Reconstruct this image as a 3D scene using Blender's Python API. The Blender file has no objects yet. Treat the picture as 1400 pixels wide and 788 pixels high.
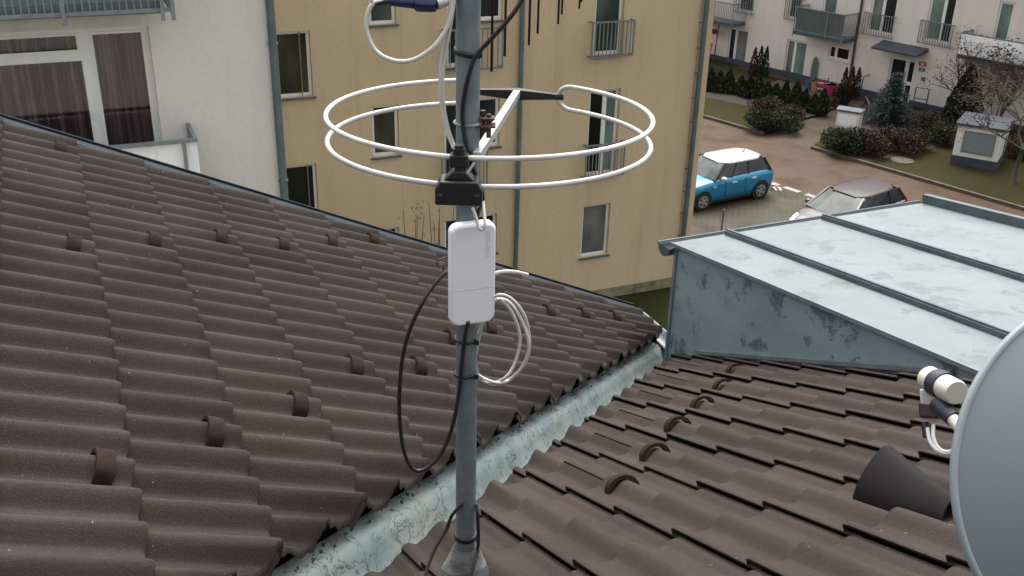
import bpy, bmesh, random
from math import *
from mathutils import Vector as V, Matrix, noise
random.seed(7)
S = bpy.context.scene
C = S.collection
H = 11.8
F, PITCH, ROLL = 1407.36, radians(25.176), radians(1.462)
CAM = V((0, 0, H))
fw = V((0, cos(PITCH), -sin(PITCH))); rt0 = V((1, 0, 0)); up0 = rt0.cross(fw)
rt = rt0*cos(ROLL) + up0*sin(ROLL); up = up0*cos(ROLL) - rt0*sin(ROLL)
# ------------------------------------------------------------------ survey helpers (measuring real places)
def ray(x, y): return fw + rt*((x-700)/F) - up*((y-394)/F)
def hit(x, y, P0, n):
    d = ray(x, y); return CAM + d*((P0-CAM).dot(n)/d.dot(n))
def ground(x, y, z=0.0): return hit(x, y, V((0, 0, z)), V((0, 0, 1)))
def azv(deg): a = radians(deg); return V((sin(a), cos(a), 0))
def at_depth(x, y, d): return CAM + ray(x, y)*d
def at_dist(x, y, Y): d = ray(x, y); return CAM + d*(Y/d.y)
# ------------------------------------------------------------------ objects
class Root:
    def __init__(s, name, loc, rotz=0.0, label=None, cat=None, group=None):
        o = bpy.data.objects.new(name, None); C.objects.link(o)
        o.empty_display_size = .2
        s.o = o; s.M = Matrix.Translation(V(loc)) @ Matrix.Rotation(rotz, 4, 'Z'); o.matrix_world = s.M
        s.Mi = s.M.inverted()
        if label: tag(o, label, cat, group)
    def pt(s, x, y, z): return s.M @ V((x, y, z))
    def loc(s, P): return s.Mi @ P
def tag(o, label=None, cat=None, group=None, kind=None):
    if label: o['label'] = label
    if cat: o['category'] = cat
    if group: o['group'] = group
    if kind: o['kind'] = kind
    return o
def frame(o, az):  # rotation so that local +x runs along azimuth
    return radians(90-az)
class MB:
    def __init__(s): s.v = []; s.f = []; s.m = []; s.sm = []
    def add(s, vs, fs, mi=0, smooth=False):
        b = len(s.v); s.v += [V(p) for p in vs]
        for f in fs: s.f.append([i+b for i in f]); s.m.append(mi); s.sm.append(smooth)
    def obox(s, o, a, b, c, mi=0):
        o, a, b, c = V(o), V(a), V(b), V(c)
        vs = [o, o+a, o+a+b, o+b, o+c, o+a+c, o+a+b+c, o+b+c]
        fs = [(0, 3, 2, 1), (4, 5, 6, 7), (0, 1, 5, 4), (1, 2, 6, 5), (2, 3, 7, 6), (3, 0, 4, 7)]
        if a.cross(b).dot(c) < 0: fs = [f[::-1] for f in fs]
        s.add(vs, fs, mi)
    def box(s, x0, x1, y0, y1, z0, z1, mi=0):
        s.obox((x0, y0, z0), (x1-x0, 0, 0), (0, y1-y0, 0), (0, 0, z1-z0), mi)
    def bar(s, p, q, w, h=None, mi=0, upv=V((0, 0, 1))):
        p, q = V(p), V(q); d = (q-p); h = h or w
        n = d.normalized(); a = n.cross(upv)
        if a.length < 1e-3: a = n.cross(V((1, 0, 0)))
        a.normalize(); b = a.cross(n).normalized()
        s.obox(p-a*w/2-b*h/2, d, a*w, b*h, mi)
    def tube(s, pts, r, n=10, mi=0, cap=True, closed=False):
        pts = [V(p) for p in pts]; rs = r if isinstance(r, (list, tuple)) else [r]*len(pts)
        N = len(pts); vs = []; fs = []
        t = (pts[1]-pts[0]).normalized()
        a = t.cross(V((0, 0, 1)))
        if a.length < .05: a = t.cross(V((1, 0, 0)))
        a.normalize()
        for i, p in enumerate(pts):
            if closed: t = (pts[(i+1) % N]-pts[i-1]).normalized()
            else: t = (pts[min(i+1, N-1)]-pts[max(i-1, 0)]).normalized()
            a = (a-t*a.dot(t)).normalized(); b = t.cross(a)
            for k in range(n):
                w = 2*pi*k/n; vs.append(p+(a*cos(w)+b*sin(w))*rs[i])
        L = N if closed else N-1
        for i in range(L):
            j = (i+1) % N
            for k in range(n):
                fs.append((i*n+k, i*n+(k+1) % n, j*n+(k+1) % n, j*n+k))
        s.add(vs, fs, mi, True)
        if cap and not closed:
            s.add(vs[:n], [tuple(range(n))[::-1]], mi); s.add(vs[-n:], [tuple(range(n))], mi)
    def prism(s, outline, ext, mi=0):
        n = len(outline); ext = V(ext); A = [V(p) for p in outline]; B = [p+ext for p in A]
        nn = V((0, 0, 0))
        for i in range(n): nn += A[i].cross(A[(i+1) % n])
        fs = [tuple(range(n))[::-1], tuple(range(n, 2*n))] + [(i, (i+1) % n, n+(i+1) % n, n+i) for i in range(n)]
        if nn.dot(ext) < 0: fs = [f[::-1] for f in fs]
        s.add(A+B, fs, mi)
    def grid(s, rows, mi=0, smooth=True, flip=False):
        n = len(rows[0]); vs = [p for r in rows for p in r]; fs = []
        for i in range(len(rows)-1):
            for k in range(n-1):
                f = (i*n+k, i*n+k+1, (i+1)*n+k+1, (i+1)*n+k); fs.append(f[::-1] if flip else f)
        s.add(vs, fs, mi, smooth)
    def disc(s, c, n, r, seg=20, mi=0, th=.01):
        n = V(n).normalized(); a = n.cross(V((0, 0, 1)))
        if a.length < .05: a = V((1, 0, 0))
        a.normalize(); b = n.cross(a); c = V(c)
        s.prism([c+(a*cos(2*pi*k/seg)+b*sin(2*pi*k/seg))*r for k in range(seg)], n*th, mi)
    def build(s, name, mats, parent=None, root=None, world=False, bevel=0, label=None):
        me = bpy.data.meshes.new(name)
        vs = s.v
        if world and root is not None: vs = [root.Mi @ p for p in vs]
        me.from_pydata([tuple(p) for p in vs], [], s.f)
        mats = mats if isinstance(mats, (list, tuple)) else [mats]
        for m in mats: me.materials.append(m)
        me.polygons.foreach_set('material_index', s.m)
        me.polygons.foreach_set('use_smooth', s.sm)
        me.update()
        o = bpy.data.objects.new(name, me); C.objects.link(o)
        if parent is None and root is not None: parent = root.o
        if parent is not None: o.parent = parent
        if bevel:
            b = o.modifiers.new('bevel', 'BEVEL'); b.width = bevel; b.segments = 2; b.limit_method = 'ANGLE'; b.angle_limit = radians(40)
        if label: o['label'] = label
        return o
def spline(pts, k=6, closed=False):
    P = [V(p) for p in pts]; n = len(P); out = []
    for i in range(n if closed else n-1):
        if closed: p0, p1, p2, p3 = P[i-1], P[i], P[(i+1) % n], P[(i+2) % n]
        else: p0, p1, p2, p3 = P[max(i-1, 0)], P[i], P[i+1], P[min(i+2, n-1)]
        for j in range(k):
            t = j/k
            out.append(.5*((2*p1)+(p2-p0)*t+(2*p0-5*p1+4*p2-p3)*t*t+(3*p1-p0-3*p2+p3)*t**3))
    if not closed: out.append(P[-1])
    return out
# ------------------------------------------------------------------ materials
def nodes(name):
    m = bpy.data.materials.new(name); m.use_nodes = True; nt = m.node_tree
    return m, nt, nt.nodes['Principled BSDF']
def N(nt, t, **kw):
    n = nt.nodes.new(t)
    for k, v in kw.items():
        if k.startswith('i_'):
            key = k[2:]; key = int(key) if key.isdigit() else key.replace('_', ' ')
            n.inputs[key].default_value = v
        else: setattr(n, k, v)
    return n
def c4(c): return (c[0], c[1], c[2], 1)
def mixc(nt, fac, a, b):
    n = nt.nodes.new('ShaderNodeMix'); n.data_type = 'RGBA'
    for sock, v in ((n.inputs[0], fac), (n.inputs[6], a), (n.inputs[7], b)):
        if hasattr(v, 'links'): nt.links.new(v, sock)
        elif isinstance(v, (int, float)): sock.default_value = v
        else: sock.default_value = c4(v)
    return n.outputs[2]
def ramp(nt, fac, lo, hi, a=0.0, b=1.0):
    n = nt.nodes.new('ShaderNodeMapRange'); n.inputs[1].default_value = lo; n.inputs[2].default_value = hi
    n.inputs[3].default_value = a; n.inputs[4].default_value = b
    nt.links.new(fac, n.inputs[0]); return n.outputs[0]
def noise_t(nt, scale, detail=4, rough=.55, coord='Object', stretch=None, dist=0):
    tc = nt.nodes.new('ShaderNodeTexCoord'); src = tc.outputs[coord]
    if stretch:
        mp = nt.nodes.new('ShaderNodeMapping'); mp.inputs['Scale'].default_value = stretch
        nt.links.new(src, mp.inputs[0]); src = mp.outputs[0]
    n = N(nt, 'ShaderNodeTexNoise', i_Scale=scale, i_Detail=detail, i_Roughness=rough, i_Distortion=dist)
    nt.links.new(src, n.inputs['Vector']); return n.outputs['Fac']
def bump(nt, b, h, strength=.3, dist=.01):
    n = N(nt, 'ShaderNodeBump', i_Strength=strength, i_Distance=dist)
    nt.links.new(h, n.inputs['Height']); nt.links.new(n.outputs[0], b.inputs['Normal'])
def pm(name, c1, c2=None, scale=6, rough=.6, metal=0, bmp=0, bscale=80, island=0, spec=.5, lo=.35, hi=.65, stretch=None):
    m, nt, b = nodes(name)
    b.inputs['Roughness'].default_value = rough; b.inputs['Metallic'].default_value = metal
    b.inputs['Specular IOR Level'].default_value = spec
    c2 = c2 or tuple(x*.75 for x in c1)
    col = mixc(nt, ramp(nt, noise_t(nt, scale, stretch=stretch), lo, hi), c1, c2)
    if island:
        g = nt.nodes.new('ShaderNodeNewGeometry')
        hs = N(nt, 'ShaderNodeHueSaturation'); nt.links.new(ramp(nt, g.outputs['Random Per Island'], 0, 1, 1-island, 1+island), hs.inputs['Value'])
        nt.links.new(col, hs.inputs['Color']); col = hs.outputs[0]
    nt.links.new(col, b.inputs['Base Color'])
    if bmp: bump(nt, b, noise_t(nt, bscale, 6), bmp, .004)
    return m
def leafm(name, cols, rough=.7):
    m, nt, b = nodes(name); g = nt.nodes.new('ShaderNodeNewGeometry')
    r = nt.nodes.new('ShaderNodeValToRGB'); nt.links.new(g.outputs['Random Per Island'], r.inputs[0])
    e = r.color_ramp.elements
    while len(e) < len(cols): e.new(.5)
    for i, c in enumerate(cols): e[i].position = i/(len(cols)-1); e[i].color = c4(c)
    nt.links.new(r.outputs[0], b.inputs['Base Color']); b.inputs['Roughness'].default_value = rough
    b.inputs['Specular IOR Level'].default_value = .25
    return m
def tile_mat(name, base, base2):
    m, nt, b = nodes(name)
    col = mixc(nt, ramp(nt, noise_t(nt, 2.2, 5), .35, .68), base, base2)
    # fine mineral grain
    col = mixc(nt, ramp(nt, noise_t(nt, 330, 3), .54, .72, 0, .6), col, (0.0874, 0.0772, 0.0718))
    # soot and dried lichen
    col = mixc(nt, ramp(nt, noise_t(nt, 5.5, 6, .65), .6, .72, 0, .55), col, (0.0156, 0.0133, 0.0133))
    col = mixc(nt, ramp(nt, noise_t(nt, 9, 7, .7), .70, .76, 0, .5), col, (0.0671, 0.0437, 0.0234))
    col = mixc(nt, ramp(nt, noise_t(nt, 70, 3, .5), .735, .76, 0, .9), col, (0.1646, 0.1599, 0.1443))
    g = nt.nodes.new('ShaderNodeNewGeometry'); hs = N(nt, 'ShaderNodeHueSaturation')
    nt.links.new(ramp(nt, g.outputs['Random Per Island'], 0, 1, .8, 1.18), hs.inputs['Value'])
    nt.links.new(col, hs.inputs['Color']); nt.links.new(hs.outputs[0], b.inputs['Base Color'])
    nt.links.new(ramp(nt, noise_t(nt, 3, 4), .3, .7, .66, .86), b.inputs['Roughness'])
    b.inputs['Specular IOR Level'].default_value = .22
    bump(nt, b, noise_t(nt, 240, 4, .7), .6, .004)
    return m
def zinc(name, base, stain, peel, rough, sc_peel, lo, metal=.0, streak=None):
    m, nt, b = nodes(name)
    col = mixc(nt, ramp(nt, noise_t(nt, 2.5, 6, .6, stretch=streak), .38, .66), base, stain)
    pf = ramp(nt, noise_t(nt, sc_peel, 10, .72, dist=.25), lo, lo+.05)
    col = mixc(nt, pf, col, peel)
    pf2 = ramp(nt, noise_t(nt, sc_peel*5, 6, .7), .66, .69, 0, .75); col = mixc(nt, pf2, col, tuple(x*.7 for x in peel))
    col = mixc(nt, ramp(nt, noise_t(nt, sc_peel*4, 4, .6), .68, .70, 0, .5), col, tuple(min(1, x*1.35) for x in base))
    nt.links.new(col, b.inputs['Base Color'])
    b.inputs['Metallic'].default_value = metal
    nt.links.new(ramp(nt, noise_t(nt, 7, 5), .3, .7, rough-.08, rough+.12), b.inputs['Roughness'])
    bump(nt, b, pf, .5, .002)
    return m
def crackle_zinc(name):
    m, nt, b = nodes(name)
    col = mixc(nt, ramp(nt, noise_t(nt, 3.5, 6, .6), .38, .62), (0.1520, 0.2031, 0.2002), (0.2090, 0.2499, 0.2357))
    col = mixc(nt, ramp(nt, noise_t(nt, 9, 6, .65), .55, .75, 0, .6), col, (0.1133, 0.1516, 0.1538))
    n1 = noise_t(nt, 13, 5, .62, dist=.5)
    d = N(nt, 'ShaderNodeMath', operation='SUBTRACT'); nt.links.new(n1, d.inputs[0]); d.inputs[1].default_value = .5
    ab = N(nt, 'ShaderNodeMath', operation='ABSOLUTE'); nt.links.new(d.outputs[0], ab.inputs[0])
    line = ramp(nt, ab.outputs[0], .006, .020, 1, 0)
    msk = ramp(nt, noise_t(nt, 6, 5, .65), .40, .50)
    mu = N(nt, 'ShaderNodeMath', operation='MULTIPLY'); nt.links.new(line, mu.inputs[0]); nt.links.new(msk, mu.inputs[1])
    col = mixc(nt, mu.outputs[0], col, (0.0341, 0.0403, 0.0382))
    col = mixc(nt, ramp(nt, noise_t(nt, 30, 4, .6), .69, .72, 0, .8), col, (0.0625, 0.0731, 0.0701))
    pk = noise_t(nt, 8, 8, .68, dist=.3)
    col = mixc(nt, ramp(nt, pk, .56, .575, 0, .55), col, (0.1109, 0.1535, 0.1556))
    col = mixc(nt, ramp(nt, noise_t(nt, 3, 6, .7), .52, .62, 0, .55), col, (0.2226, 0.2200, 0.1784))
    nt.links.new(col, b.inputs['Base Color']); nt.links.new(ramp(nt, noise_t(nt, 7, 5), .3, .7, .45, .68), b.inputs['Roughness'])
    bump(nt, b, ramp(nt, ab.outputs[0], .0, .05), .25, .002)
    return m
def stucco(name, c1, c2, dirt, scale=.35):
    m, nt, b = nodes(name)
    col = mixc(nt, ramp(nt, noise_t(nt, scale, 5, .6), .36, .66), c1, c2)
    col = mixc(nt, ramp(nt, noise_t(nt, 1.5, 7, .7, stretch=(1.8, 1.8, .13)), .50, .74, 0, .5), col, dirt)
    col = mixc(nt, ramp(nt, noise_t(nt, 16, 6, .75), .40, .68, 0, .38), col, dirt)
    nt.links.new(col, b.inputs['Base Color']); b.inputs['Roughness'].default_value = .9
    b.inputs['Specular IOR Level'].default_value = .2
    bump(nt, b, noise_t(nt, 60, 5, .7), .6, .012)
    return m
def paver(name, c1, c2, mortar, w, h, rot, dirt=None, mort=.012, grassy=None):
    m, nt, b = nodes(name)
    tc = nt.nodes.new('ShaderNodeTexCoord'); mp = nt.nodes.new('ShaderNodeMapping'); mp.inputs['Rotation'].default_value = (0, 0, rot)
    nt.links.new(tc.outputs['Object'], mp.inputs[0])
    br = N(nt, 'ShaderNodeTexBrick', i_Scale=1.0); br.inputs['Brick Width'].default_value = w; br.inputs['Row Height'].default_value = h
    br.inputs['Mortar Size'].default_value = mort; br.inputs['Mortar Smooth'].default_value = .3
    br.inputs['Color1'].default_value = c4(c1); br.inputs['Color2'].default_value = c4(c2); br.inputs['Mortar'].default_value = c4(mortar)
    nt.links.new(mp.outputs[0], br.inputs['Vector'])
    col = br.outputs['Color']
    if grassy: col = mixc(nt, ramp(nt, noise_t(nt, 1.1, 6, .65), .40, .60, 0, .92), col, grassy)
    col = mixc(nt, ramp(nt, noise_t(nt, .5, 6, .6), .4, .7, 0, .6), col, dirt or tuple(x*.6 for x in c1))
    col = mixc(nt, ramp(nt, noise_t(nt, 14, 4, .6), .5, .75, 0, .35), col, tuple(x*.55 for x in c1))
    nt.links.new(col, b.inputs['Base Color'])
    nt.links.new(ramp(nt, noise_t(nt, .8, 4), .35, .65, .45, .85), b.inputs['Roughness'])
    b.inputs['Specular IOR Level'].default_value = .3
    bump(nt, b, br.outputs['Fac'], -.4, .01)
    return m
def glass_dark(name, col=(.012, .013, .016), rough=.04, c2=None):
    m, nt, b = nodes(name)
    cc = mixc(nt, ramp(nt, noise_t(nt, 1.1, 3, stretch=(1, 1, .5)), .4, .62), col, c2 or tuple(x*1.8+.004 for x in col))
    nt.links.new(cc, b.inputs['Base Color']); b.inputs['Roughness'].default_value = rough
    b.inputs['Specular IOR Level'].default_value = .5
    return m
def glass_clear(name):
    m, nt, b = nodes(name); nt.nodes.remove(b)
    t = N(nt, 'ShaderNodeBsdfTransparent'); t.inputs[0].default_value = (.8, .8, .84, 1)
    g = N(nt, 'ShaderNodeBsdfGlossy'); g.inputs['Roughness'].default_value = .03
    fr = N(nt, 'ShaderNodeFresnel', i_IOR=1.5); mx = nt.nodes.new('ShaderNodeMixShader')
    nt.links.new(fr.outputs[0], mx.inputs[0]); nt.links.new(t.outputs[0], mx.inputs[1]); nt.links.new(g.outputs[0], mx.inputs[2])
    nt.links.new(mx.outputs[0], nt.nodes['Material Output'].inputs[0])
    return m
M = dict(
    tileA=tile_mat('tile_brown_grey', (0.0251, 0.0183, 0.0155), (0.0342, 0.0246, 0.0215)),
    tileB=tile_mat('tile_brown', (0.0268, 0.0177, 0.0148), (0.0351, 0.0240, 0.0195)),
    underlay=pm('underlay', (.008, .007, .006), rough=1, spec=0),
    moss=pm('moss', (.03, .028, .018), (.07, .055, .035), 30, .95, bmp=.8, bscale=120),
    hook=pm('hook_brown', (0.0289, 0.0187, 0.0153), (0.0187, 0.0119, 0.0102), 25, .9, spec=.1, bmp=.3, island=.15),
    valley=crackle_zinc('valley_zinc'),
    cheek=zinc('cheek_zinc', (0.2565, 0.3285, 0.3510), (0.1935, 0.2565, 0.2790), (0.1035, 0.1422, 0.1566), .5, 5.2, .535, streak=(.6, .6, 1.3)),
    zroof=zinc('roof_zinc', (0.1338, 0.1605, 0.1647), (0.1104, 0.1359, 0.1394), (0.0937, 0.1140, 0.1140), .5, 4.5, .56, streak=(1, 1, 1)),
    zdark=pm('zinc_grey', (0.0935, 0.1190, 0.1318), (0.0638, 0.0833, 0.0935), 8, .45, .2),
    zflash=pm('flashing_blue_grey', (0.0193, 0.0275, 0.0363), (0.0138, 0.0198, 0.0264), 6, .7, spec=.2),
    zlight=pm('zinc_light', (0.2080, 0.2400, 0.2520), (0.1600, 0.1880, 0.2000), 8, .42, .2),
    galv=pm('galvanised', (.20, .235, .245), (.145, .175, .185), 26, .5, .25, bmp=.15, bscale=160),
    white=pm('white_plastic', (.88, .89, .90), (.85, .86, .87), 5, .38, spec=.5),
    whitec=pm('white_cable', (0.5920, 0.5760, 0.5280), (0.4960, 0.4800, 0.4320), 14, .45),
    ring=pm('antenna_rod', (0.5760, 0.5680, 0.5280), (0.4640, 0.4560, 0.4160), 12, .42),
    alu=pm('aluminium', (0.5760, 0.5760, 0.5600), (0.4640, 0.4640, 0.4560), 20, .35, .35),
    black=pm('black_plastic', (.012, .012, .013), (.02, .02, .021), 20, .42),
    blackc=pm('black_cable', (.013, .012, .013), (.02, .019, .02), 20, .38),
    rust=pm('rusty_clamp', (.10, .045, .03), (.05, .025, .02), 30, .8, bmp=.5),
    blue=pm('blue_plastic', (.010, .014, .055), (.016, .022, .08), 20, .4),
    text=pm('embossed_grey', (.70, .73, .76), rough=.5),
    lead=pm('lead_mortar', (.20, .20, .19), (.09, .09, .088), 28, .9, bmp=1, bscale=70),
    collar=pm('grey_collar', (.035, .042, .05), (.025, .03, .036), 12, .75, spec=.2),
    stuccoT=stucco('stucco_tan', (.60, .465, .295), (.54, .415, .265), (.38, .29, .19)),
    stuccoP=stucco('stucco_pale', (.70, .665, .61), (.65, .62, .565), (.52, .495, .45)),
    stuccoR=stucco('stucco_beige', (.72, .66, .61), (.66, .605, .56), (.52, .475, .44)),
    plinth=pm('plinth', (.28, .23, .15), (.12, .11, .07), 3, .9),
    pldark=pm('plinth_dark', (.055, .06, .085), (.035, .04, .06), 5, .8),
    frame=pm('window_white', (.72, .72, .69), (.66, .66, .63), 10, .45),
    pane=glass_dark('pane_dark'), paneg=glass_dark('pane_green_curtain', (.10, .14, .125), .06), panel=glass_dark('pane_grey_blind', (.10, .105, .10), .06),
    panebr=glass_dark('pane_brown', (.030, .025, .018), .05, (.065, .058, .045)), panek=glass_dark('pane_black', (.004, .004, .004), .25), paneb=glass_dark('pane_curtained', (.035, .045, .042), .05, (.09, .11, .10)),
    clear=glass_clear('pane_clear'),
    sill=pm('sill_grey', (.10, .11, .125), rough=.5),
    rail=pm('railing_grey', (.20, .225, .235), (.15, .17, .18), 8, .5, .2),
    pipe=pm('downpipe_grey', (.115, .145, .155), (.085, .11, .12), 3, .5, .15),
    canopyd=pm('canopy_dark', (.05, .055, .075), rough=.5),
    red=pm('sign_red', (.45, .03, .035), rough=.5), bluep=pm('sign_blue', (.02, .03, .16), rough=.5), paint=pm('sign_white', (.75, .75, .75), rough=.5),
    redpole=pm('red_pole', (.28, .02, .03), rough=.5),
    cloth=pm('white_screen', (.90, .90, .89), (.82, .82, .82), 3, .7, stretch=(6, 6, 1)),
    asphalt=paver('road_pavers', (0.0639, 0.0326, 0.0133), (0.0540, 0.0273, 0.0114), (0.0395, 0.0203, 0.0091), .22, .11, radians(48), (0.0415, 0.0214, 0.0091)),
    bay=paver('bay_pavers', (0.0727, 0.0626, 0.0420), (0.0583, 0.0502, 0.0326), (0.0252, 0.0227, 0.0089), .24, .16, radians(48), (0.0360, 0.0296, 0.0148), .045, (0.0310, 0.0261, 0.0107)),
    path=paver('path_pavers', (0.0634, 0.0430, 0.0255), (0.0533, 0.0363, 0.0219), (0.0302, 0.0235, 0.0152), .30, .20, radians(48)),
    patio=paver('patio_pavers', (0.0720, 0.0552, 0.0408), (0.0576, 0.0456, 0.0336), (0.0336, 0.0288, 0.0216), .4, .4, radians(48)),
    kerb=pm('kerb_stone', (0.0960, 0.0792, 0.0600), (0.0672, 0.0552, 0.0432), 4, .85),
    mark=pm('marking_paver', (0.2976, 0.2880, 0.2640), (0.2160, 0.2064, 0.1824), 8, .8),
    soil=pm('bark_mulch', (0.0216, 0.0152, 0.0112), (0.0360, 0.0240, 0.0168), 7, .95, bmp=.8, bscale=25),
    bark=pm('bark', (.07, .055, .042), (.04, .032, .026), 10, .9),
    barkg=pm('bark_green', (.07, .075, .05), (.05, .045, .035), 6, .9),
    concrete=pm('concrete', (0.1152, 0.1104, 0.0960), (0.0816, 0.0792, 0.0696), 6, .85),
)
m, nt, b = nodes('grass')
col = mixc(nt, ramp(nt, noise_t(nt, .55, 6, .65), .38, .64), (0.0312, 0.0312, 0.0101), (0.0452, 0.0328, 0.0156))
col = mixc(nt, ramp(nt, noise_t(nt, 22, 5, .7), .42, .66), col, (0.0195, 0.0226, 0.0055))
nt.links.new(col, b.inputs['Base Color']); b.inputs['Roughness'].default_value = .95; b.inputs['Specular IOR Level'].default_value = .1
bump(nt, b, noise_t(nt, 40, 5, .7), .9, .03); M['grass'] = m
m, nt, b = nodes('grass_green')
col = mixc(nt, ramp(nt, noise_t(nt, .9, 6, .65), .38, .64), (0.0242, 0.0351, 0.0055), (0.0359, 0.0335, 0.0109))
col = mixc(nt, ramp(nt, noise_t(nt, 25, 5, .7), .42, .66), col, (0.0148, 0.0203, 0.0039))
nt.links.new(col, b.inputs['Base Color']); b.inputs['Roughness'].default_value = .95; b.inputs['Specular IOR Level'].default_value = .1
bump(nt, b, noise_t(nt, 45, 5, .7), .9, .03); M['grass2'] = m
# woven curtain with vertical stripes
m, nt, b = nodes('striped_curtain')
w = noise_t(nt, 9, 3, .6, stretch=(1, 1, .03))
col = mixc(nt, ramp(nt, w, .42, .60), (.13, .040, .050), (.36, .26, .21)); nt.links.new(col, b.inputs['Base Color'])
b.inputs['Roughness'].default_value = .9; M['curtain'] = m
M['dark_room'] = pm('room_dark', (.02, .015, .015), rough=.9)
def carpaint(name, c, rough=.28):
    m, nt, b = nodes(name)
    cc = mixc(nt, ramp(nt, noise_t(nt, 2, 3), .4, .65), c, tuple(x*.9 for x in c)); nt.links.new(cc, b.inputs['Base Color'])
    b.inputs['Roughness'].default_value = rough; b.inputs['Coat Weight'].default_value = .25; b.inputs['Coat Roughness'].default_value = .08
    return m
M['carblue'] = carpaint('paint_blue', (0.0096, 0.1760, 0.3200)); M['carwhite'] = carpaint('paint_white', (0.3840, 0.3840, 0.3760)); M['carmauve'] = carpaint('paint_mauve', (0.0496, 0.0304, 0.0336))
M['carroof'] = carpaint('paint_roof_dark', (0.0272, 0.0176, 0.0192), .4)
M['carglass'] = glass_dark('car_glass', (.012, .015, .018), .06); M['wscreen'] = glass_dark('car_windscreen', (.055, .065, .062), .07); M['wscreen'].node_tree.nodes['Principled BSDF'].inputs['Specular IOR Level'].default_value = .16
M['wscreen2'] = glass_dark('car_windscreen_grey', (.07, .08, .085), .07); M['tyre'] = pm('tyre', (.012, .012, .012), rough=.85); M['rim'] = pm('rim', (.42, .42, .43), (.3, .3, .31), 20, .35, .5)
M['lamp'] = pm('headlamp', (.70, .72, .74), rough=.15); M['tail'] = pm('tail_lamp', (.38, .02, .015), rough=.25)
M['dish'] = pm('dish_grey', (0.1540, 0.1716, 0.1892), (0.1408, 0.1584, 0.1760), 2, .65)
M['dishrim'] = pm('dish_rim', (.25, .28, .30), rough=.5)
M['lnbw'] = pm('lnb_white', (0.5920, 0.5760, 0.5120), (0.5280, 0.5040, 0.4320), 18, .45)
M['maroon'] = pm('lnb_maroon', (.04, .008, .012), rough=.4)
M['lilac'] = pm('lnb_clamp', (.028, .028, .042), rough=.5)
M['ventc'] = pm('vent_cover', (.009, .0075, .008), (.013, .011, .011), 15, .8, bmp=.08, bscale=200, spec=.2)
# ------------------------------------------------------------------ roof geometry (24.5 degree pitch, two wings at a right angle)
PT = radians(24.5); AZB = -24.3; AZA = AZB+90
bq = ray(636.5, 775); BASE = bq*(2.0/hypot(bq.x, bq.y))            # camera-relative mast foot
dB = azv(AZB)*cos(PT)-V((0, 0, sin(PT))); wB = azv(AZB+90); nB = wB.cross(dB); nB = nB if nB.z > 0 else -nB
dA = azv(AZA)*cos(PT)-V((0, 0, sin(PT))); wA = azv(AZA+90); nA = wA.cross(dA); nA = nA if nA.z > 0 else -nA
QB = 1.045
P_OLD = CAM+BASE
hB = BASE.dot(nB)*QB
PB = CAM+BASE*QB
P0A = hit(905, 462, P_OLD, nB)+nA*.13
hA = (P0A-CAM).dot(nA)
def RA(u, X, h=0): return CAM + dA*u + wA*X + nA*(hA+h)
def RB(u, X, h=0): return CAM + dB*u + wB*X + nB*(hB+h)
def uvA(P): q = P-CAM; return q.dot(dA), q.dot(wA)
def uvB(P): q = P-CAM; return q.dot(dB), q.dot(wB)
vA0, vA1 = hit(370, 788, P0A, nA), hit(905, 462, P0A, nA)
vB0, vB1 = hit(505, 788, PB, nB), hit(915, 490, PB, nB)
def bumpf(x, hw, h):
    if abs(x) >= hw: return 0.0
    return h*(cos(pi/2*x/hw)**2)**.72
def profile(W, h=.036):
    k = W/.276; hw = .050*k; c1 = .011*k; c2 = .149*k
    def z(x): return max(bumpf(x-c1, hw, h), bumpf(x-c2, hw, h), bumpf(x-c1-W, hw, h))
    xs = [0, .004, .008, .012, .018, .026, .035, .045, .054, .061, .080, .099, .106, .115, .124, .133, .141, .149, .157, .165, .174, .183, .192, .199, .215, .2345]
    pts = [(x*k, z(x*k)) for x in xs]
    # part tucked under the neighbour on the right
    pts += [(x*k, z(x*k)-.011*t) for x, t in ((.237, .0), (.2425, .05), (.250, .2), (.258, .5), (.265, .9), (.271, 1.4), (.278, 1.5))]
    return pts
def tile(mb, R, u, X, W, L, t, prof, jz, jr, slot=False):
    du = .05; rows = []
    n = len(prof)
    for (uu, dz) in ((u-L-du, 0), (u-.02, 0), (u-.006, -.0012), (u, -.005)):
        rows.append([R(uu+jr*p[0], X+p[0], p[1]+t*(1-(u-uu)/L)+dz+jz) for p in prof])
    mb.grid(rows, 0, True)
    fl = rows[-1]; mb.grid([fl, [R(u-.004+jr*p[0], X+p[0], p[1]+t-.026+jz) for p in prof]], 0, False)
    # lap edge on the left
    e = [r[0] for r in rows]; n3 = R(0, 0, 1)-R(0, 0, 0)
    w3 = R(0, 1, 0)-R(0, 0, 0)
    mb.grid([[p-n3*.005+w3*.0005 for p in e], e], 0, False); mb.grid([[p-n3*.040+w3*.014 for p in e], [p-n3*.006+w3*.010 for p in e], [p-n3*.005+w3*.0005 for p in e]], 1, False)
    if slot:   # second joint down the middle of a half-width piece
        x = .149*W/.276
        q = [R(uu, X+x-.012,     .030*.86-.0015+t*(1-(u-uu)/L)+jz) for uu in (u-.01, u-L+.01)]
        mb.bar(q[0], q[1], .008, .006, 1, n3)
def make_roof(R, W, L, t, uph, Xph, k0, k1, j0, j1, skew, slots=(), h=.036):
    mb = MB(); prof = profile(W, h)
    for j in range(j0, j1):
        for k in range(k0, k1):
            X = Xph+j*W; u = uph+k*L+skew*j*W
            tile(mb, R, u+random.uniform(-.003, .003), X, W, L, t, prof, random.uniform(-.0022, .0022), random.uniform(-.016, .016), (k, j) in slots)
    return mb
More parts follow.
